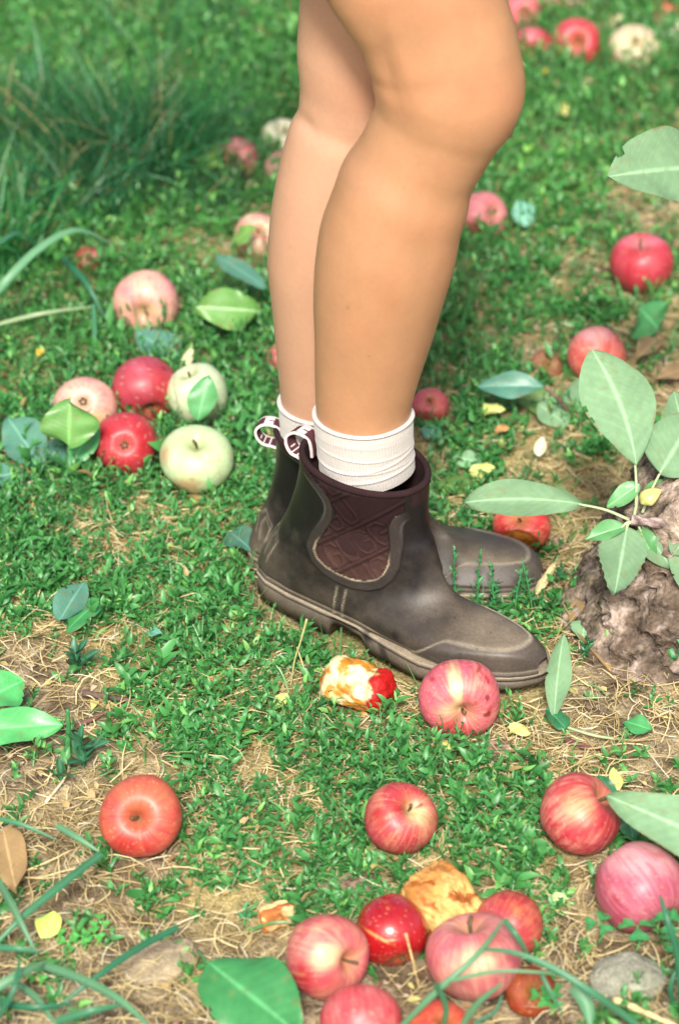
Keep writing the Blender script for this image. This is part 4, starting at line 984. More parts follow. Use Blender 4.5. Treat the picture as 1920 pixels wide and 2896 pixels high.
twl((1829, 1466), (1925, 1365), 140, .02, .02, (1800, 1472), LG*1.25+np.array([.05, .04, .03]), under=True, face=(.1, .4), curl=.1, seed=9.2)
twl((1950, 1440), (1890, 1250), 110, .02, .03, None, LU*.85, face=(.2, .1), curl=.15, seed=11.4)
twl((1935, 1500), (1960, 1700), 120, .01, .0, None, LU*.9, face=(-.1, .1), curl=.15, seed=12.4)
twl((1815, 1490), (1900, 1610), 84, .01, .01, (1795, 1478), LU*.82, face=(-.2, .2), curl=.12, seed=13.1)
twl((1960, 1500), (1898, 1570), 90, .0, .0, None, LU*.9, face=(0, .1), curl=.1, seed=10.2)
pd = empty('twig_bud', tuple(wz(1840, 1402, -.015)), 'small plump yellow leaf bud standing on the twig rosette', 'bud')
v, f = tube(spline([wz(1812, 1425, -.015), wz(1822, 1415, -.015), wz(1842, 1400, -.016), wz(1868, 1386, -.016)], 14), np.array([.001, .0035, .0065, .0082, .0088, .0088, .0085, .008, .0073, .0065, .0055, .0042, .0028, .0008]), 14, .7)
obj('bud', mesh('bud', v, f, M['leaf'], cols=lerp(LY*.95, np.array([.70, .66, .22]), fbm(v*200, 283, 2)[:, None])), pd)

# blurred leaves on the low twig behind
ZB = 2.88
tb = empty('low_twig', tuple(ondepth(1625, 1215, ZB)), 'blurred low twig with dull green leaves lying behind the upright leaf', 'twig')
def tbl(base, tip, w, dz, col, under=False, **kw):
    a = ondepth(*base, ZB+dz); b = ondepth(*tip, ZB+dz+.01); l = blade(a, b, w/FPX*ZB, kw.pop('face', (0, .4)), col, tb, 'leaf', under, **kw); return l
tbl((1540, 1094), (1346, 1096), 78, -.06, LT*1.15, seed=1.4, fold=.3, belly=.5)
tbl((1590, 1150), (1440, 1118), 90, .0, LO*.9, seed=2.4)
tbl((1606, 1205), (1520, 1140), 84, -.03, LU*1.05, True, seed=3.4, belly=.55)
tbl((1640, 1180), (1672, 1050), 120, .0, LU*.9, True, seed=4.4)
tbl((1668, 1200), (1700, 1120), 50, .0, LG*.6, seed=5.4)
stalk([ondepth(1540, 1094, ZB-.06), ondepth(1590, 1140, ZB-.04), ondepth(1625, 1210, ZB), ondepth(1700, 1300, ZB+.02)], .0022, (.2, .14, .1), tb, 'branch', mt='bark')
stalk([ondepth(1606, 1205, ZB-.03), ondepth(1625, 1210, ZB)], .0012, PET, tb); stalk([ondepth(1640, 1180, ZB), ondepth(1628, 1212, ZB)], .0012, PET, tb)

# leaf pushing in from the right at the top
br = empty('upper_branch', tuple(ondepth(2140, 480, 2.5)), 'single large pale leaf on a branch reaching in at the upper right edge', 'branch')
a = ondepth(2010, 470, 2.50); b = ondepth(1716, 500, 2.46)
blade(a, b, 236/FPX*2.5, (0, .3), LU*.95, br, 'leaf', True, curl=.12, wave=.05, fold=.3, seed=1.9, belly=.46, ns=44, nw=22)
stalk([ondepth(2140, 480, 2.5), ondepth(2070, 460, 2.5), a], .0014, PET, br)
stalk([ondepth(2400, 700, 2.6), ondepth(2250, 560, 2.55), ondepth(2140, 480, 2.5), ondepth(2120, 300, 2.5)], np.linspace(.007, .004, 12), (.18, .13, .11), br, 'branch', mt='bark')

# leaf leaning on the toe
lt = empty('fallen_leaf', tuple(gpt(1590, 2050)), 'pale folded leaf standing upright against the toe of the near boot', 'leaf')
a = gpt(1566, 2030, .014); b = ondepth(1580, 1792, 2.435)
blade(a, b, 74/FPX*2.45, (-.25, 0), LU*1.0, lt, 'blade', True, curl=-.12, fold=.35, wave=.12, seed=2.7, belly=.52, ns=40, nw=20, twist=.5)
blade(gpt(1600, 2062, .012), gpt(1545, 2000, .020), 62/FPX*2.45, (.3, .6), LK, lt, 'blade', False, curl=.1, fold=.3, seed=3.9)
stalk([gpt(1756, 2092, .004), gpt(1680, 2080, .012), gpt(1600, 2056, .012)], .0013, PET, lt)
# right bottom leaf
rb = empty('fallen_leaf', tuple(ondepth(2080, 2420, 2.22)), 'large pale smooth leaf entering at the right edge above the purple apple', 'leaf')
blade(ondepth(2130, 2430, 2.22), ondepth(1716, 2246, 2.24), 196/FPX*2.25, (0, .35), LU*1.12, rb, 'blade', True, curl=.06, fold=.12, seed=4.9, belly=.30, wave=.1, ns=40, nw=20, quilt=.4)
stalk([ondepth(2230, 2520, 2.24), ondepth(2130, 2430, 2.22)], .0015, PET, rb)
fallen(1742, 2262, 1690, 2192, 40, 'dark green leaf lying behind the streaked apple at the lower right', LK, .02, .03)
fallen(1790, 2370, 1768, 2290, 60, 'dark green leaf below the big pale leaf, beside the purple apple', LK, .02, .03, seed=2)
fallen(1745, 2236, 1732, 2170, 40, 'small yellow green leaf right of the streaked apple', LY*.85, .01, .02, seed=3, serr=0)
fallen(1764, 2040, 1842, 2062, 60, 'glossy green leaf lying flat near the foot of the trunk', LG*1.25, .010, .012, seed=4, belly=.5)
fallen(1655, 1735, 1645, 1815, 74, 'pale mint leaf lying on the long tan leaf', LU*1.35, .016, .014, under=True, seed=5, belly=.55, pet=[(1695, 1722, .016)], quilt=.5)
fallen(1726, 1900, 1598, 1690, 66, 'long curled tan brown leaf between the toe and the trunk', LB*1.1, .006, .010, seed=6, fold=.45, curl=.08, under=True, wave=.15, serr=0, belly=.5)
fallen(1600, 1700, 1650, 1610, 46, 'crumpled tan leaf above the long brown one', LB*1.05, .008, .014, seed=6.5, fold=.5, curl=.2, under=True, wave=.2, serr=0)
fallen(1512, 1682, 1572, 1592, 26, 'curled cream yellow leaf at the toe of the far boot', np.array([.58, .52, .28]), .008, .022, seed=7, fold=.6, curl=-.15, serr=0, wave=.3, under=True)
fallen(1440, 2060, 1500, 2075, 44, 'small bright yellow leaf right of the apple at the toe', LY*1.1, .010, .014, seed=8, serr=0, belly=.35, wave=.2)
fallen(1236, 2092, 1275, 2120, 34, 'small yellow leaf just below the apple at the toe', LY*1.05+np.array([.08, 0, 0]), .006, .010, seed=9, serr=0)
fallen(776, 2008, 812, 1958, 36, 'small pale yellow green leaf left of the eaten core', LY*1.0, .012, .016, seed=10, serr=0, belly=.5, quilt=.3)
fallen(1551, 2545, 1610, 2540, 38, 'small pale green leaf lying right of the red apple at the back of the pile', np.array([.45, .62, .25]), .006, .01, seed=11, serr=0, wave=.2)
fallen(120, 2655, 158, 2580, 76, 'bright yellow green round leaf on the soil at the lower left', np.array([.55, .74, .14]), .012, .016, seed=12, serr=.02, belly=.5, quilt=.3)
fallen(10, 2345, 50, 2530, 110, 'dry tan brown leaf at the left edge below the green leaves', LB*.95, .010, .012, seed=13, serr=0, wave=.12, under=True, curl=.1)
fallen(-90, 2070, 180, 2052, 122, 'broad bright green leaf pointing right from the left edge', LG*1.7+np.array([.02, .04, .01]), .02, .022, seed=14, belly=.45, ns=34)
fallen(-60, 1990, 68, 1925, 130, 'bright green leaf at the left edge, above the one pointing right', LG*1.6+np.array([.01, .05, .01]), .03, .035, seed=15, belly=.5, wave=.12)
bl_ = fallen(590, 2722, 850, 2925, 236, 'large glossy green leaf at the bottom edge left of the pile', LG*1.05, .035, .03, seed=16, belly=.45, fold=.12, ns=44, nw=20, face=(.15, .3), pet=[(560, 2690, .02)], curl=.05)
# left side leaves
fallen(196, 1262, 196, 1140, 170, 'round green leaf with dark slits over the leftmost apple', LO*1.05+np.array([0, .05, .02]), .050, .095, seed=17, belly=.5, face=(-.1, -.1), fold=.08)
fallen(205, 1320, 272, 1180, 96, 'green leaf standing on edge against the bright red apple', LG*1.25, .02, .055, seed=18, belly=.55, fold=.3)
fallen(122, 1325, 22, 1185, 130, 'blue green leaf left of the round green leaf', LT*1.15, .012, .035, seed=19, belly=.5, under=True, pet=[(150, 1328, .01)])
fallen(130, 1320, 178, 1250, 90, 'small blue green leaf tucked behind the blue green and round leaves', LT*.9, .012, .022, seed=20, under=True)
fallen(-50, 1360, 66, 1335, 84, 'blue green leaf at the left edge below the others', LT*1.2, .015, .02, seed=21, under=True, pet=[(140, 1325, .010)], belly=.4)
fallen(505, 1020, 385, 936, 110, 'blue green toothed leaf above the crimson apple', LT*1.12, .012, .035, seed=22, belly=.45, under=True, serr=.05)
fallen(735, 880, 552, 866, 118, 'rounded green leaf with pale veins left of the far calf', LO*1.1+np.array([0, .06, .01]), .045, .06, seed=23, belly=.5, vein=(.45, .62, .35), face=(0, 0))
fallen(752, 815, 610, 722, 62, 'narrow blue green leaf above the rounded leaf, beside the far calf', LT*1.0, .06, .075, seed=24, under=True, belly=.5)
fallen(560, 1190, 590, 1060, 84, 'green leaf lying over the cream yellow apple', LG*1.35+np.array([.03, .03, .02]), .045, .085, seed=25, belly=.5, face=(0, -.1), fold=.05)
fallen(520, 1050, 545, 985, 34, 'small curled cream leaf above the cream yellow apple', np.array([.6, .58, .34]), .015, .03, seed=26, serr=0, fold=.6)
fallen(560, 420, 620, 470, 90, 'light green leaf in front of the red and pink apple', LO*1.3, .02, .06, seed=27, face=(0, 0))
fallen(660, 690, 722, 640, 56, 'light green leaf across the cream and pink apple', LO*1.3, .03, .055, seed=28)
fallen(170, 1755, 240, 1640, 90, 'dull green leaf lying in the weeds left of the heel', LT*1.05, .02, .03, seed=29, under=True)
fallen(280, 1700, 190, 1780, 70, 'darker leaf lying beside the dull green leaf on the left', LG*1.1, .02, .02, seed=30)
fallen(650, 1505, 715, 1560, 90, 'blurred blue green leaf just behind the heels', LT*.85, .015, .02, seed=31, under=True)
fallen(1480, 640, 1475, 570, 70, 'pale aqua leaf in the blurred grass right of the shin', np.array([.22, .52, .38]), .02, .03, seed=32, under=True)
fallen(1860, 930, 1800, 870, 150, 'blurred dull green leaf below the round red apple', LG*1.3+.02, .02, .04, seed=33, under=True)
fallen(1350, 1385, 1220, 1370, 60, 'olive leaf lying flat right of the boot shaft', LO*.75, .012, .016, seed=34, under=True)
fallen(1280, 1290, 1360, 1310, 56, 'pale green torn leaf right of the near sock', LU*1.5, .014, .02, seed=35, under=True, serr=.08)
fallen(1205, 1240, 1240, 1200, 60, 'small blue green leaf close to the near sock', LT*1.3, .014, .02, seed=36, under=True)
fallen(1750, 1240, 1690, 1215, 50, 'pinkish tan dead leaf under the big upright leaf', np.array([.5, .33, .2]), .01, .02, seed=37, serr=0)
fallen(1860, 960, 1800, 1020, 60, 'curled brown dead leaf behind the upright leaf', LB*.9, .012, .02, seed=38, serr=0, fold=.5)
fallen(1950, 1040, 1850, 1075, 50, 'blurred brown dead leaf at the right edge above the trunk', LB*.75, .012, .02, seed=39, serr=0)
ylab = [(1340, 1165, 1430, 1158, 46, 'yellow green leaf in the weeds right of the near ankle', LY*.95), (1330, 1345, 1400, 1320, 54, 'yellow green leaf between the boot collar and the long left leaf', LY*.95), (1520, 1290, 1535, 1235, 36, 'cream leaf standing in the grass left of the upright leaf', np.array([.6, .6, .4])),
        (1400, 1220, 1440, 1208, 32, 'orange brown leaf scrap in the weeds above the olive leaf', np.array([.55, .30, .12])), (1575, 320, 1610, 300, 40, 'blurred yellow leaf right of the knee', np.array([.72, .66, .22])), (1655, 250, 1660, 215, 34, 'small blurred cream leaf right of the knee', np.array([.66, .62, .34])),
        (1520, 205, 1550, 200, 30, 'small orange yellow leaf under the crimson apple', np.array([.62, .48, .06])), (200, 235, 225, 205, 40, 'blurred pale yellow leaf in the dark grass at the upper left', np.array([.68, .66, .34])), (440, 340, 470, 320, 34, 'golden leaf in the dark grass tuft', np.array([.66, .48, .08])),
        (60, 150, 90, 130, 34, 'tan leaf scrap near the upper left corner', np.array([.55, .36, .2])), (110, 1005, 125, 985, 30, 'orange yellow leaf scrap in the weeds on the left', np.array([.66, .42, .05])), (700, 530, 730, 520, 34, 'cream leaf scrap below the red and pink apple', np.array([.7, .64, .42])),
        (790, 280, 800, 262, 34, 'yellow leaf scrap behind the far knee', np.array([.65, .64, .25])), (1735, 60, 1760, 50, 38, 'cream leaf scrap above the cream apple', np.array([.7, .6, .36])), (420, 1785, 455, 1790, 30, 'small pale blue green leaf in the lawn left of the sole', LT*1.6)]
for (a0, b0_, a1, b1_, w_, lb, cc) in ylab: fallen(a0, b0_, a1, b1_, w_, lb, cc, .018, .028, seed=a0*.01, serr=0, wave=.15)

# ------------------------------------------------------------------ twigs, straws, tall single plants
def stick(pts, r, label, name, cat, col, n=16, taper=.5, mt='wood'):
    P = [gpt(x, y, z) for x, y, z in pts]; v, f = tube(spline(P, n), np.linspace(r, r*taper, n)*(1+.12*np.sin(np.arange(n)*1.9)), 8)
    return tag(obj(name, mesh(name, v, f, M[mt], cols=lerp(np.array(col)*.7, np.array(col)*1.25, fbm(v*300, 291, 2)[:, None]))), label, cat)
stick([(200, 2062, .006), (260, 2035, .006), (330, 2000, .005)], .0028, 'reddish brown twig lying in the straw below the upper green leaves', 'stick', 'stick', (.20, .11, .08))
stick([(235, 1960, .006), (330, 1975, .006), (420, 1990, .004)], .0032, 'grey brown stick half buried in the straw at the left', 'stick', 'stick', (.13, .09, .075))
stick([(1600, 2092, .006), (1640, 2108, .007), (1690, 2118, .005)], .0028, 'dark red brown twig under the pale petiole near the trunk', 'stick', 'stick', (.14, .06, .06))
stick([(1735, 2825, .012), (1820, 2862, .014), (1960, 2925, .012)], .0032, 'thick pale yellow straw stalk at the bottom right corner', 'straw_stalk', 'straw', (.62, .52, .26))
stick([(1147, 2640, .05), (1165, 2710, .03), (1184, 2790, .008)], .0010, 'thin pale straw leaning in front of the glossy red apple', 'straw_stalk', 'straw', (.6, .45, .2))
stick([(868, 1750, .055), (845, 1830, .03), (838, 1850, .024), (822, 1940, .006)], .0011, 'thin seed stalk standing in front of the heel', 'grass_stalk', 'grass', (.42, .42, .16), mt='straw')
stick([(840, 1830, .026), (862, 1900, .012), (870, 1975, .004)], .0009, 'thin dry stem falling right from the seed stalk', 'grass_stalk', 'grass', (.5, .46, .22), mt='straw')
stick([(190, 2130, .010), (195, 2060, .035), (192, 2005, .055)], .0030, 'stubby dark green stem standing in the straw right of the bright green leaf', 'plant_stem', 'plant', (.05, .22, .07), mt='leaf')
stick([(130, 2270, .006), (190, 2190, .008), (200, 2150, .006)], .0014, 'curved bleached straw left of the dull orange apple', 'straw_stalk', 'straw', (.6, .52, .36))
def grassblade(pts, w, parent, col, lift=None, n=18, depth=False, name='blade'):
    P = [ondepth(*p) if depth else gpt(*p) for p in pts]; P = spline(P, n); T = unit(np.gradient(P, axis=0)); Z = ((P-CAM)@VF).mean()
    up = unit(TC+.5*VU); S = unit(np.cross(T, up)); N = np.cross(S, T); wd = w/2/FPX*Z*np.sin(np.linspace(.30, 1, n)**1.0*math.pi*.97)[:, None]**.6
    V = np.stack([P-S*wd+N*wd*.45, P-S*wd*.5+N*wd*.08, P, P+S*wd*.5+N*wd*.08, P+S*wd+N*wd*.45], 1)
    c = np.array(col)*(1+.25*(fbm(V*60, 301, 2)[..., None]-.5)); c[:, 2] *= 1.25
    return obj(name, mesh(name, V.reshape(-1, 3), grid_faces(n, 5), M['blade'], cols=c.reshape(-1, 3)), parent)
GB = np.array([.055, .20, .10]); GD = np.array([.03, .15, .075]); GL = np.array([.11, .27, .14])
gp = empty('grass_plant', tuple(gpt(30, 2880)), 'blue green grass with broad crossing blades in the lower left corner', 'grass')
for pts, w, col in [
    ([(-30, 2310, .05), (60, 2332, .055), (160, 2375, .045)], 14, GB), ([(160, 2335, .04), (215, 2368, .045), (285, 2412, .04)], 20, GL),
    ([(290, 2415, .045), (180, 2500, .05), (60, 2600, .045), (-30, 2690, .03)], 26, GB), ([(-10, 2480, .06), (50, 2590, .055), (105, 2700, .035)], 22, GL*.8),
    ([(-20, 2682, .04), (50, 2684, .045), (112, 2692, .04)], 22, GB), ([(-30, 2810, .045), (60, 2755, .05), (125, 2722, .04)], 30, GL), ([(505, 2622, .05), (380, 2690, .05), (260, 2775, .045), (150, 2860, .03)], 22, GD),
    ([(120, 2730, .03), (240, 2775, .045), (340, 2830, .05), (430, 2910, .045)], 28, GL), ([(-20, 2832, .03), (100, 2850, .04), (210, 2838, .035)], 22, GD), ([(160, 2890, .03), (260, 2860, .045), (345, 2842, .04)], 26, GB),
    ([(-20, 2900, .03), (40, 2800, .06), (60, 2700, .07)], 18, GD), ([(40, 2780, .03), (100, 2820, .035), (160, 2900, .03)], 22, GL*.9)]:
    grassblade(pts, w, gp, col)
gp = empty('grass_plant', tuple(gpt(1500, 2890)), 'green grass blades crossing over the pile of apples at the bottom', 'grass')
for pts, w, col in [
    ([(1125, 2915, .03), (1245, 2795, .075), (1335, 2715, .09), (1428, 2598, .09)], 20, GL), ([(1425, 2600, .09), (1455, 2640, .085), (1492, 2698, .065)], 18, GB),
    ([(1800, 2900, .03), (1660, 2800, .07), (1540, 2728, .085), (1440, 2692, .09), (1350, 2684, .085)], 24, GB), ([(1270, 2775, .085), (1400, 2748, .085), (1520, 2750, .08), (1622, 2760, .07)], 12, GL),
    ([(1525, 2745, .07), (1552, 2800, .06), (1590, 2870, .04)], 13, GB), ([(1300, 2915, .03), (1350, 2840, .06), (1420, 2780, .08)], 22, GL*.85), ([(1620, 2790, .05), (1655, 2840, .04), (1668, 2900, .03)], 44, GL*1.1),
    ([(1230, 2780, .09), (1260, 2850, .06), (1250, 2920, .03)], 18, GB), ([(1340, 2895, .03), (1400, 2860, .04), (1420, 2812, .05)], 12, GD)]:
    grassblade(pts, w, gp, col)
gp = empty('grass_plant', tuple(gpt(1900, 2800)), 'pair of dark grass blades rising over the purple pink apple', 'grass')
grassblade([(1930, 2860, .01), (1915, 2700, .06), (1885, 2600, .09), (1864, 2530, .10)], 26, gp, GD); grassblade([(1900, 2840, .01), (1895, 2790, .03), (1930, 2700, .05)], 16, gp, GD)
gp = empty('grass_plant', tuple(gpt(0, 860)), 'long pale grass blades arching in from the left edge at mid height', 'grass')
grassblade([(-60, 900, .04), (0, 820, .08), (100, 715, .11), (200, 655, .12), (318, 690, .08)], 26, gp, GL*1.15); grassblade([(-30, 925, .03), (110, 890, .05), (270, 866, .04)], 14, gp, np.array([.30, .42, .22]))
grassblade([(180, 730, .06), (255, 820, .05), (300, 905, .02)], 18, gp, GD); grassblade([(-20, 700, .1), (60, 660, .09), (110, 700, .06)], 16, gp, GB)
grassblade([(265, 860, .05), (268, 940, .03), (262, 1010, .01)], 14, gp, GB)
# grass tufts (dark, fine) at the upper left
def tuft(px, py, n, label, hmin, hmax, spread, col, w=.0021):
    C = gpt(px, py, 0); VV = []; CC = []
    for k in range(n):
        a = rng.uniform(0, 2*math.pi); r = spread*rng.random()**.6; b = np.array([C[0]+r*math.cos(a), C[1]+r*math.sin(a), 0]); b[2] = gz(b[0], b[1])-.003
        h = rng.uniform(hmin, hmax); az = a+rng.normal(0, 1.4); out = h*rng.uniform(.1, 1.0)
        dr = np.array([math.cos(az), math.sin(az), 0]); t = np.linspace(0, 1, 7)[:, None]
        drop = rng.uniform(.0, 1.5)
        P = b + dr*out*t**1.4 + np.array([0, 0, 1])*h*(t-drop*.55*t**3)
        T = unit(np.gradient(P, axis=0)); S = unit(np.cross(T, np.array([rng.normal(0, .5), rng.normal(0, .5), 1]))); wd = w*rng.uniform(.6, 1.3)*(1-t**2*.92)
        V = np.stack([P-S*wd/2, P+S*wd/2], 1); VV.append(V.reshape(-1, 3))
        c = np.array(col)*rng.uniform(.6, 1.5); 
        if rng.random() < .09: c = np.array([.30, .27, .12])
        CC.append(np.tile(c, (14, 1))*(np.repeat(np.linspace(.9, 1.1, 7), 2)[:, None]))
    F0 = grid_faces(7, 2); Fc = np.concatenate([F0+14*k for k in range(n)])
    return tag(obj('grass_tuft', mesh('grass_tuft', np.concatenate(VV), Fc, M['blade'], cols=np.concatenate(CC))), label, 'grass')
tuft(395, 520, 850, 'large dark green tuft of fine grass left of the legs', .09, .21, .07, (.020, .120, .035))
tuft(230, 600, 420, 'dark grass tuft left of and below the large one', .07, .15, .06, (.03, .15, .06))
tuft(560, 560, 300, 'drooping grass tuft between the large tuft and the far calf', .05, .12, .06, (.06, .16, .08))
tuft(70, 420, 420, 'dark green grass tuft near the left edge at the top', .08, .17, .07, (.03, .15, .055))
tuft(-20, 760, 320, 'bright green grass tuft cut by the left edge', .08, .16, .06, (.03, .19, .05), .003)
tuft(480, 150, 200, 'soft green grass tuft at the top, left of the far thigh', .07, .16, .09, (.04, .17, .06))

# upright weeds in front of the far boot, seedlings and clover -----------
def weed_plant(px, py, h, label, lean=(0, 0), nl=8, lsz=.010, col=(.035, .18, .06), name='weed_plant', r=.0011, whorl=2):
    b = gpt(px, py); root = empty(name, tuple(b), label, 'weed'); top = b + np.array([lean[0]*h, lean[1]*h, h])
    mid = (b+top)/2 + np.array([rng.normal(0, .04)*h, 0, 0]); P = spline([b-np.array([0, 0, .003]), mid, top], 10)
    v, f = tube(P, np.linspace(r, r*.6, 10), 6); obj('stem', mesh('stem', v, f, M['leaf'], cols=np.tile(np.array(col)*1.6, (len(v), 1))), root)
    for k in range(nl):
        s = .25+.75*(k+.5)/nl; q = np.array([np.interp(s, np.linspace(0, 1, 10), P[:, i]) for i in range(3)])
        for w_ in range(whorl):
            a = k*1.9+w_*math.pi*2/whorl+rng.normal(0, .3); L = lsz*rng.uniform(.75, 1.2)*(1-.35*s); e = rng.uniform(.1, .9)+.5*s
            d = np.array([math.cos(a)*math.cos(e), math.sin(a)*math.cos(e), math.sin(e)])
            g = leafgeo(L, L*.42, curl=.2, fold=.3, seed=k, col=np.array(col)*rng.uniform(.8, 1.3), ns=7, nw=4, serr=0)
            V = leafplace(g, q, q+d*L, np.array([0, 0, 1.])+.4*rng.normal(size=3)); obj('leaf', mesh('leaf', V, g[1], M['weed'], cols=g[2]), root)
    return root
weed_plant(1296, 1720, 0.071, 'thin weed with a pale stem, leftmost in front of the far boot', (-.08, -.1), 7, .010)
weed_plant(1348, 1738, 0.078, 'tall slender weed with arched leaves in front of the middle of the far boot', (.02, -.1), 8, .010)
weed_plant(1410, 1750, 0.061, 'bushy little weed below the middle of the far boot', (-.15, 0), 8, .010, whorl=3)
weed_plant(1455, 1743, 0.056, 'leafy weed in front of the far toe, left of the tallest there', (.1, 0), 7, .010, whorl=3)
weed_plant(1508, 1738, 0.064, 'upright weed right in front of the far toe tip', (-.2, -.1), 7, .009)
weed_plant(1380, 1725, .030, 'low weed growing between the two boots', (.3, 0), 6, .011, whorl=3)
weed_plant(1640, 1870, .022, 'low leafy weed below the tan leaf', (.3, 0), 6, .013, (.02, .14, .05))
weed_plant(1570, 1660, .022, 'leafy weed above the tip of the far boot beside the curled leaf', (.2, 0), 6, .012, (.02, .14, .05), whorl=3)
weed_plant(1850, 1905, .05, 'trailing weed with paired glossy leaves in front of the trunk', (.6, -.4), 5, .014, (.03, .19, .06))
weed_plant(395, 1130+60, .05, 'slender weed standing in front of the crimson apple', (.0, 0), 8, .010)
weed_plant(350, 1175, .045, 'thin weed between the pale and the crimson apples', (-.2, 0), 7, .010)
weed_plant(560, 1345, .040, 'little weed in front of the yellow green apple', (.0, 0), 6, .010)
weed_plant(450, 1195, .045, 'thin weed between the crimson apple and the yellow green one', (.1, 0), 7, .010)
weed_plant(300, 1190, .040, 'low weed between the round green leaf and the bright red apple', (.1, 0), 6, .010)
weed_plant(365, 905, .035, 'small weed against the lower left of the pale pink apple', (.1, 0), 6, .011)
weed_plant(470, 920, .035, 'small weed against the lower right of the pale pink apple', (-.1, 0), 6, .011)
weed_plant(205, 1120, .05, 'thin weed rising behind the round green leaf on the left', (-.1, 0), 7, .009)
weed_plant(225, 1905, .022, 'dark leafy seedling above the straw on the left', (-.1, 0), 4, .030, (.025, .13, .06), 'seedling', .0016, 3)
weed_plant(235, 2170, .024, 'broad leaved dark seedling between the straw and the dull orange apple', (0, 0), 4, .030, (.03, .14, .065), 'seedling', .0016, 3)
weed_plant(180, 2225, .015, 'single broad leaved seedling left of the dull orange apple', (0, 0), 2, .028, (.025, .13, .06), 'seedling', .0014, 2)
weed_plant(690, 2610, .016, 'tiny two leaved sprout on the soil left of the apple wedge', (0, 0), 3, .012, (.05, .25, .10), 'seedling', .001, 2)
def clover(px, py, label, s=.011, col=(.04, .24, .07), n=1, h=.03):
    b = gpt(px, py, 0); root = empty('clover', tuple(b), label, 'clover')
    for j in range(n):
        q = b + np.array([rng.normal(0, .007)*(j > 0), rng.normal(0, .008)*(j > 0), h*rng.uniform(.7, 1.1)])
        v, f = tube(spline([b, (b+q)/2+np.array([.003, 0, 0]), q], 7), .0007, 5); obj('stem', mesh('stem', v, f, M['leaf'], cols=np.tile(np.array(col)*1.8, (len(v), 1))), root)
        a0 = rng.uniform(0, 6)
        for k in range(3):
            a = a0+k*2.094; t = np.linspace(0, 1, 7)[:, None]; u = np.linspace(-1, 1, 9)[None]
            w = .62*np.sin(math.pi*t**.8*.62)**.9; Lr = s*(t*(1-.22*np.exp(-(u/.35)**2)*t))
            x = Lr*np.cos(u*w*1.05); y = s*t*np.sin(u*w*1.05); z = -.10*s*t**2 + .18*np.abs(y) + 0*u
            nrm = unit(np.array([0, 0, 1.])+.3*TC); X = unit(np.cross(nrm, [0, 1, .2])); Y = np.cross(nrm, X); ca, sa = math.cos(a), math.sin(a)
            V = q + (x*ca-y*sa)[..., None]*X + (x*sa+y*ca)[..., None]*Y + z[..., None]*nrm
            c = np.array(col)*(1+.25*(rng.random()-.5))*np.ones(V.shape); c = lerp(c, np.array(col)*1.7+.05, (np.exp(-((t*s/s-.55-.15*np.abs(u))/.10)**2)*.35)[..., None])
            obj('leaflet', mesh('leaflet', V.reshape(-1, 3), grid_faces(7, 9), M['weed'], cols=c.reshape(-1, 3)), root)
for px, py, lb, s_ in [(1690, 2670, 'clover leaf left of the others above the grey green stone', .012), (1735, 2632, 'clover leaf under the left side of the purple apple', .010), (1795, 2695, 'largest clover leaf, right over the grey green stone', .015), (1850, 2640, 'clover leaf against the lower edge of the purple apple', .012),
                       (1880, 2690, 'clover leaf near the right edge, upper of two', .013), (1905, 2740, 'clover leaf near the right edge, lower of two', .013)]:
    clover(px, py, lb, s_)
for px, py, lb in [(160, 2660, 'bright clover just under the yellow green leaf'), (195, 2700, 'bright clover in the middle of the lower left patch'), (235, 2690, 'bright clover at the right of the lower left patch'), (285, 2640, 'bright clover nearest the stick of straw at the lower left'), (270, 2675, 'bright clover below the topmost one at the lower left'), (110, 2790, 'pale yellow clover among the lower left grass blades')]:
    clover(px, py, lb, .0085, (.08, .36, .07), 1, .015)
clover(1560, 2870, 'clover tuft at the bottom edge right of the rotten brown apple', .009, (.05, .28, .06), 4, .018)

# ------------------------------------------------------------------ ground cover (too many to count)
def inside_boot(P, pad=.0):
    r = np.zeros(len(P), bool)
    for (O, X, Y, s) in (BOOT_N, BOOT_F):
        sgn = 1 if O is BOOT_N[0] else -1
        x = (P-O)@X/s; y = (P-O)@Y/s*sgn
        r |= (x > -pad) & (x < .30+pad) & (y > -(half(x, -1)+pad)) & (y < half(x, 1)+pad) & (P[:, 2] < .06)
    return r
SC_ = np.array([c_ for c_, r_ in SPH]); SR_ = np.array([r_ for c_, r_ in SPH])
def inside_sphere(P, k=.97):
    r = np.zeros(len(P), bool)
    for c_, q in zip(SC_, SR_): r |= ((P-c_)**2).sum(1) < (q*k)**2
    return r
def sample(n, dens, xr=(-1.0, 1.0), yr=(1.30, 4.2)):
    n = int(n*2.0)
    x = rng.uniform(*xr, n); y = rng.uniform(*yr, n)
    g, px, py = green(x, y)
    far_ = (px < -260) | (px > 2180) | (py < -420) | (py > 3150)
    m = (px > -1300) & (px < 3220) & (py > -1000) & (py < 3900) & (~far_ | (rng.random(len(px)) < .20))
    x, y, g, px, py = x[m], y[m], g[m], px[m], py[m]
    k = rng.random(len(x)) < dens(x, y, g, px, py)
    x, y, g, px, py = x[k], y[k], g[k], px[k], py[k]
    tr = np.hypot(x-TRUNK[0], y-TRUNK[1]) > .15
    return x[tr], y[tr], g[tr], px[tr], py[tr]
def patchy(x, y, g, s1=26, seed=311):
    p = np.stack([x, y], -1); n = fbm(p*s1, seed, 3)+.5*(fbm(p*7, seed+5, 2)-.5)
    g = np.where(g < .85, np.maximum(g*1.3-.26, 0), g); return sm(.68-.62*g, .84-.62*g, n)
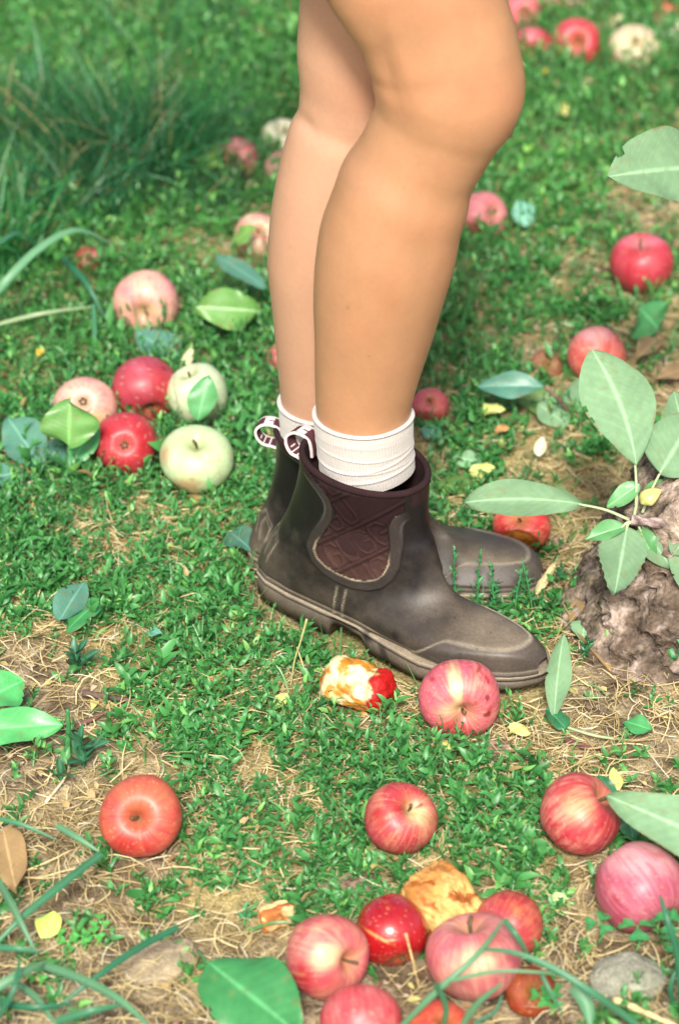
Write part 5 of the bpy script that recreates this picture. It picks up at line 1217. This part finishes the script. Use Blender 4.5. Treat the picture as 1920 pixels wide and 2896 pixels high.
# leafy weeds: sprigs with alternate leaves ------------------------------
def sprigs(x, y, g, py):
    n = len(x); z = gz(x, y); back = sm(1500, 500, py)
    Ls = rng.uniform(.012, .034, n)*(1+.75*back)*(.55+.6*g); az = rng.uniform(0, 2*math.pi, n); el = rng.uniform(.35, 1.35, n)
    D = np.stack([np.cos(az)*np.cos(el), np.sin(az)*np.cos(el), np.sin(el)], -1)
    B = np.stack([x, y, z-.002], -1); K = 8; base_hue = np.clip(.55*rng.random(n)+.9*(fbm(np.stack([x, y], -1)*8, 351, 3)-.28), 0, 1); szf = np.exp(rng.normal(0, .26, n))*(.75+.55*fbm(np.stack([x, y], -1)*15, 353, 2))
    j = (np.arange(K)+rng.random((n, K))*.5)/K
    P = B[:, None] + D[:, None]*(Ls[:, None]*(.15+.85*j))[..., None] + np.array([0, 0, .25])*(Ls[:, None]*j**2)[..., None]
    la = az[:, None]+np.arange(K)[None]*2.4+rng.normal(0, .4, (n, K)); le = rng.uniform(-.1, .75, (n, K))+.45*j*el[:, None]
    d = np.stack([np.cos(la)*np.cos(le), np.sin(la)*np.cos(le), np.sin(le)], -1); d = unit(d + .55*D[:, None]*j[..., None])
    L = rng.uniform(.0075, .0145, (n, K))*(1-.30*j)*(1+.12*back)[:, None]*szf[:, None]
    hue = base_hue[:, None]*.6+.4*rng.random((n, K))
    return P.reshape(-1, 3), d.reshape(-1, 3), L.reshape(-1), hue.reshape(-1), np.repeat(back, K), np.stack([B, B+D*Ls[:, None]+np.array([0, 0, .25])*Ls[:, None]], 1)
x, y, g, px, py = sample(60000, lambda x, y, g, px, py: (.06+.94*patchy(x, y, g))*sm(.05, .25, g+.06)*.62)
P, D, L, H, BK, ST = sprigs(x, y, g, py)
def leaves_mesh(P, D, L, H, BK, ratio=.40):
    n = len(P); up = unit(np.array([0, 0, 1.]) + .55*rng.normal(size=(n, 3))); S = unit(np.cross(D, up)); N = np.cross(S, D)
    t = np.array([0, .28, .68, 1.]); w = np.array([0, .95, .72, 0]); cu = np.array([0, .06, .02, -.16])
    W = L*ratio*rng.uniform(.75, 1.25, n)
    mid = P[:, None] + D[:, None]*(L[:, None]*t)[..., None] + N[:, None]*(L[:, None]*cu)[..., None]
    Ls = mid[:, 1:3] - S[:, None]*(W[:, None]*w[1:3]*.5)[..., None] + N[:, None]*(W[:, None]*.16)[..., None]
    Rs = mid[:, 1:3] + S[:, None]*(W[:, None]*w[1:3]*.5)[..., None] + N[:, None]*(W[:, None]*.16)[..., None]
    V = np.concatenate([mid, Ls, Rs], 1)                 # 8 verts: 0-3 mid, 4,5 left, 6,7 right
    T = np.array([(0, 6, 1), (0, 1, 4), (1, 6, 7), (1, 7, 2), (4, 1, 2), (4, 2, 5), (2, 7, 3), (2, 3, 5)])
    Fc = (T[None]+8*np.arange(n)[:, None, None]).reshape(-1, 3)
    c0 = np.array([.026, .150, .036]); c1 = np.array([.100, .375, .098]); c2 = np.array([.22, .43, .08])
    c = lerp(lerp(c0, c1, H[:, None]), c2, (sm(.8, 1, H)*.6)[:, None])
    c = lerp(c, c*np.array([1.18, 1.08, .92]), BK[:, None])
    pale = rng.random(n) < .06; c[pale] = c[pale]*1.5 + np.array([.10, .10, .02])
    dry = rng.random(n) < .02; c[dry] = np.array([.34, .25, .10])
    return V.reshape(-1, 3), Fc, np.repeat(c, 8, 0)
ok = ~(inside_boot(P, .020) | inside_boot(P+D*L[:, None], .010) | inside_sphere(P) | inside_sphere(P+D*L[:, None]))
P, D, L, H, BK = P[ok], D[ok], L[ok], H[ok], BK[ok]
def leaves_low(P, D, L, H, BK, ratio=.42):      # the same leaves with fewer faces where they lie far back
    V, F8, c = leaves_mesh(P, D, L, H, BK, ratio); n = len(P); V = V.reshape(n, 8, 3)
    V5 = np.stack([V[:, 0], (V[:, 1]+V[:, 2])/2, V[:, 3], V[:, 4]*.6+V[:, 5]*.4, V[:, 6]*.6+V[:, 7]*.4], 1); T = np.array([(0, 4, 1), (0, 1, 3), (1, 4, 2), (3, 1, 2)])
    return V5.reshape(-1, 3), (T[None]+5*np.arange(n)[:, None, None]).reshape(-1, 3), np.repeat(c.reshape(n, 8, 3)[:, 0], 5, 0)
fb = BK > .35
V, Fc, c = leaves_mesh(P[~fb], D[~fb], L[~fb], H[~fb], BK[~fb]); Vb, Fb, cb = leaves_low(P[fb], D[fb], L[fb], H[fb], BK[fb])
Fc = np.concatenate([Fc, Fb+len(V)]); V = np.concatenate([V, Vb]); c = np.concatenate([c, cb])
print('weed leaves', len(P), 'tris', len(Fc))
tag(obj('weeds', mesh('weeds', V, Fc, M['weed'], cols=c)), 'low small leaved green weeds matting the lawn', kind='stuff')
x, y, g, px, py = sample(5200, lambda x, y, g, px, py: .35+.5*fbm(np.stack([x, y], -1)*10, 361, 3)); n = len(x)
a = rng.uniform(0, 2*math.pi, n); D = unit(np.stack([np.cos(a), np.sin(a), rng.normal(.1, .25, n)], -1)); P = np.stack([x, y, gz(x, y)+rng.uniform(.002, .010, n)], -1); L = rng.uniform(.004, .013, n)
ok = ~(inside_boot(P, .01) | inside_boot(P+D*L[:, None], .01) | inside_sphere(P) | inside_sphere(P+D*L[:, None])); P, D, L = P[ok], D[ok], L[ok]; n = len(P)
V, Fc, c = leaves_mesh(P, D, L, np.zeros(n), np.zeros(n), .55)
pal = np.array([[.42, .30, .13], [.55, .44, .22], [.30, .18, .09], [.50, .46, .16], [.22, .13, .08]]); c = np.repeat(pal[rng.integers(0, 5, n)]*rng.uniform(.7, 1.2, (n, 1)), 8, 0)
tag(obj('leaf_litter', mesh('leaf_litter', V, Fc, M['straw'], cols=c)), 'small dead brown and yellow leaf scraps in the lawn', kind='stuff')
# ribbons: stems, fine grass and straw -----------------------------------
def ribbons(P, W, C, name, mt, label, flat=.6):
    n, m = P.shape[:2]; T = unit(np.gradient(P, axis=1)); up = unit(np.array([0, 0, 1.])+flat*rng.normal(size=(n, 1, 3)))
    S = unit(np.cross(T, np.broadcast_to(up, T.shape))); w = W[:, :, None]/2
    V = np.stack([P-S*w, P+S*w], 2).reshape(-1, 3); F0 = grid_faces(m, 2); Fc = (F0[None]+2*m*np.arange(n)[:, None, None]).reshape(-1, 4)
    return tag(obj(name, mesh(name, V, Fc, M[mt], cols=np.repeat(C, 2*m, 0))), label, kind='stuff')
ok = ~(inside_boot(ST[:, 0], .001) | inside_boot(ST[:, 1], .002) | inside_sphere(ST[:, 1]))
ST = ST[ok]; Pm = np.stack([ST[:, 0], ST.mean(1)-np.array([0, 0, .001]), ST[:, 1]], 1)
ribbons(Pm, np.tile([.0013, .0011, .0007], (len(ST), 1)), np.tile([.09, .22, .07], (len(ST), 1))*rng.uniform(.7, 1.5, (len(ST), 1)), 'weed_stems', 'weed', 'thin stems of the low weeds')
def curved(x, y, z0, Lr, elr, m, bend, droop):
    n = len(x); az = rng.uniform(0, 2*math.pi, n); el = rng.uniform(*elr, n); L = rng.uniform(*Lr, n); b = rng.normal(0, bend, n)
    t = np.linspace(0, 1, m)[None]; a = az[:, None]+b[:, None]*t
    ce = np.cos(el)[:, None]; X = x[:, None]+np.cumsum(np.cos(a)*ce, 1)*L[:, None]/m; Y = y[:, None]+np.cumsum(np.sin(a)*ce, 1)*L[:, None]/m
    Z = z0[:, None] + L[:, None]*(np.sin(el)[:, None]*t - droop*t**2)
    Zg = gz(X, Y); return np.stack([X, Y, np.maximum(Z, Zg+.0005+.002*rng.random((n, 1)))], -1)
x, y, g, px, py = sample(150000, lambda x, y, g, px, py: (.44+.50*sm(.15, .45, g)*(1-.45*sm(.7, .95, g)))*(.35+.9*sm(.3, .7, fbm(np.stack([x, y], -1)*11, 331, 3))))
Pm = curved(x, y, gz(x, y)+rng.uniform(0, .007, len(x)), (.012, .058), (-.05, .35), 4, 1.0, .12)
ok = ~(inside_boot(Pm[:, 0]) | inside_boot(Pm[:, -1]) | inside_boot(Pm[:, 2]) | inside_sphere(Pm[:, 0], 1) | inside_sphere(Pm[:, -1], 1) | inside_sphere(Pm[:, 2], 1)); Pm = Pm[ok]; n = len(Pm)
hc = rng.random((n, 1)); C = lerp(np.array([.34, .25, .10]), np.array([.72, .61, .33]), hc); C[rng.random(n) < .12] = np.array([.66, .60, .42])
wr = rng.uniform(.0005, .0013, (n, 1))*np.array([[.8, 1, 1, .45]])
print('straw', n); ribbons(Pm, wr, C, 'dry_straw', 'straw', 'dry tan straw and dead grass strewn over the soil')
x, y, g, px, py = sample(40000, lambda x, y, g, px, py: sm(.2, .6, g)*(.12+.75*sm(1300, 500, py)+.25*np.exp(-((py-2450)/120)**2-((px-720)/420)**2))*(.3+sm(.35, .6, fbm(np.stack([x, y], -1)*9, 341, 3))))
Pm = curved(x, y, gz(x, y)-.002, (.025, .07), (.45, 1.35), 6, .5, .45)
ok = ~(inside_boot(Pm[:, 0], .002) | inside_boot(Pm[:, -1], .002) | inside_boot(Pm[:, 3], .002) | inside_sphere(Pm[:, 0], 1) | inside_sphere(Pm[:, -1], 1) | inside_sphere(Pm[:, 3], 1)); Pm = Pm[ok]; n = len(Pm)
C = lerp(np.array([.04, .18, .045]), np.array([.17, .40, .12]), rng.random((n, 1))); C[rng.random(n) < .08] = np.array([.36, .32, .14])
print('grass', n); ribbons(Pm, rng.uniform(.0012, .0028, (n, 1))*np.array([[.8, 1, 1, .85, .6, .15]]), C, 'lawn_grass', 'blade', 'fine green grass blades between the weeds')
# crumbs of soil -----------------------------------------------------------
x, y, g, px, py = sample(26000, lambda x, y, g, px, py: sm(.5, .1, g)*.9+.03)
n = len(x); z = gz(x, y); s_ = .0006+.0034*rng.random(n)**3
octa = np.array([(1, 0, 0), (-1, 0, 0), (0, 1, 0), (0, -1, 0), (0, 0, .8), (0, 0, -.8)], float); OT = np.array([(0, 2, 4), (2, 1, 4), (1, 3, 4), (3, 0, 4), (2, 0, 5), (1, 2, 5), (3, 1, 5), (0, 3, 5)])
V = np.stack([x, y, z+.0008], -1)[:, None] + (octa[None]*(1+.5*rng.normal(size=(n, 6, 1)).clip(-1, 1)) + .25*rng.normal(size=(n, 6, 3)))*s_[:, None, None]
ok = ~(inside_boot(V[:, 0]) | inside_sphere(V[:, 0])); V = V[ok]; n = len(V)
C = lerp(np.array([.12, .08, .055]), np.array([.50, .40, .29]), rng.random((n, 1))**1.5)
tag(obj('soil_crumbs', mesh('soil_crumbs', V.reshape(-1, 3), (OT[None]+6*np.arange(n)[:, None, None]).reshape(-1, 3), M['crumb'], cols=np.repeat(C, 6, 0), smooth=False)), 'loose brown crumbs of soil on the bare ground', kind='stuff')

#print('triangles', sum(sum(len(p.vertices)-2 for p in o.data.polygons) if len(o.data.polygons) < 3000 else len(o.data.loops)-2*len(o.data.polygons) for o in bpy.data.objects if o.type == 'MESH'))
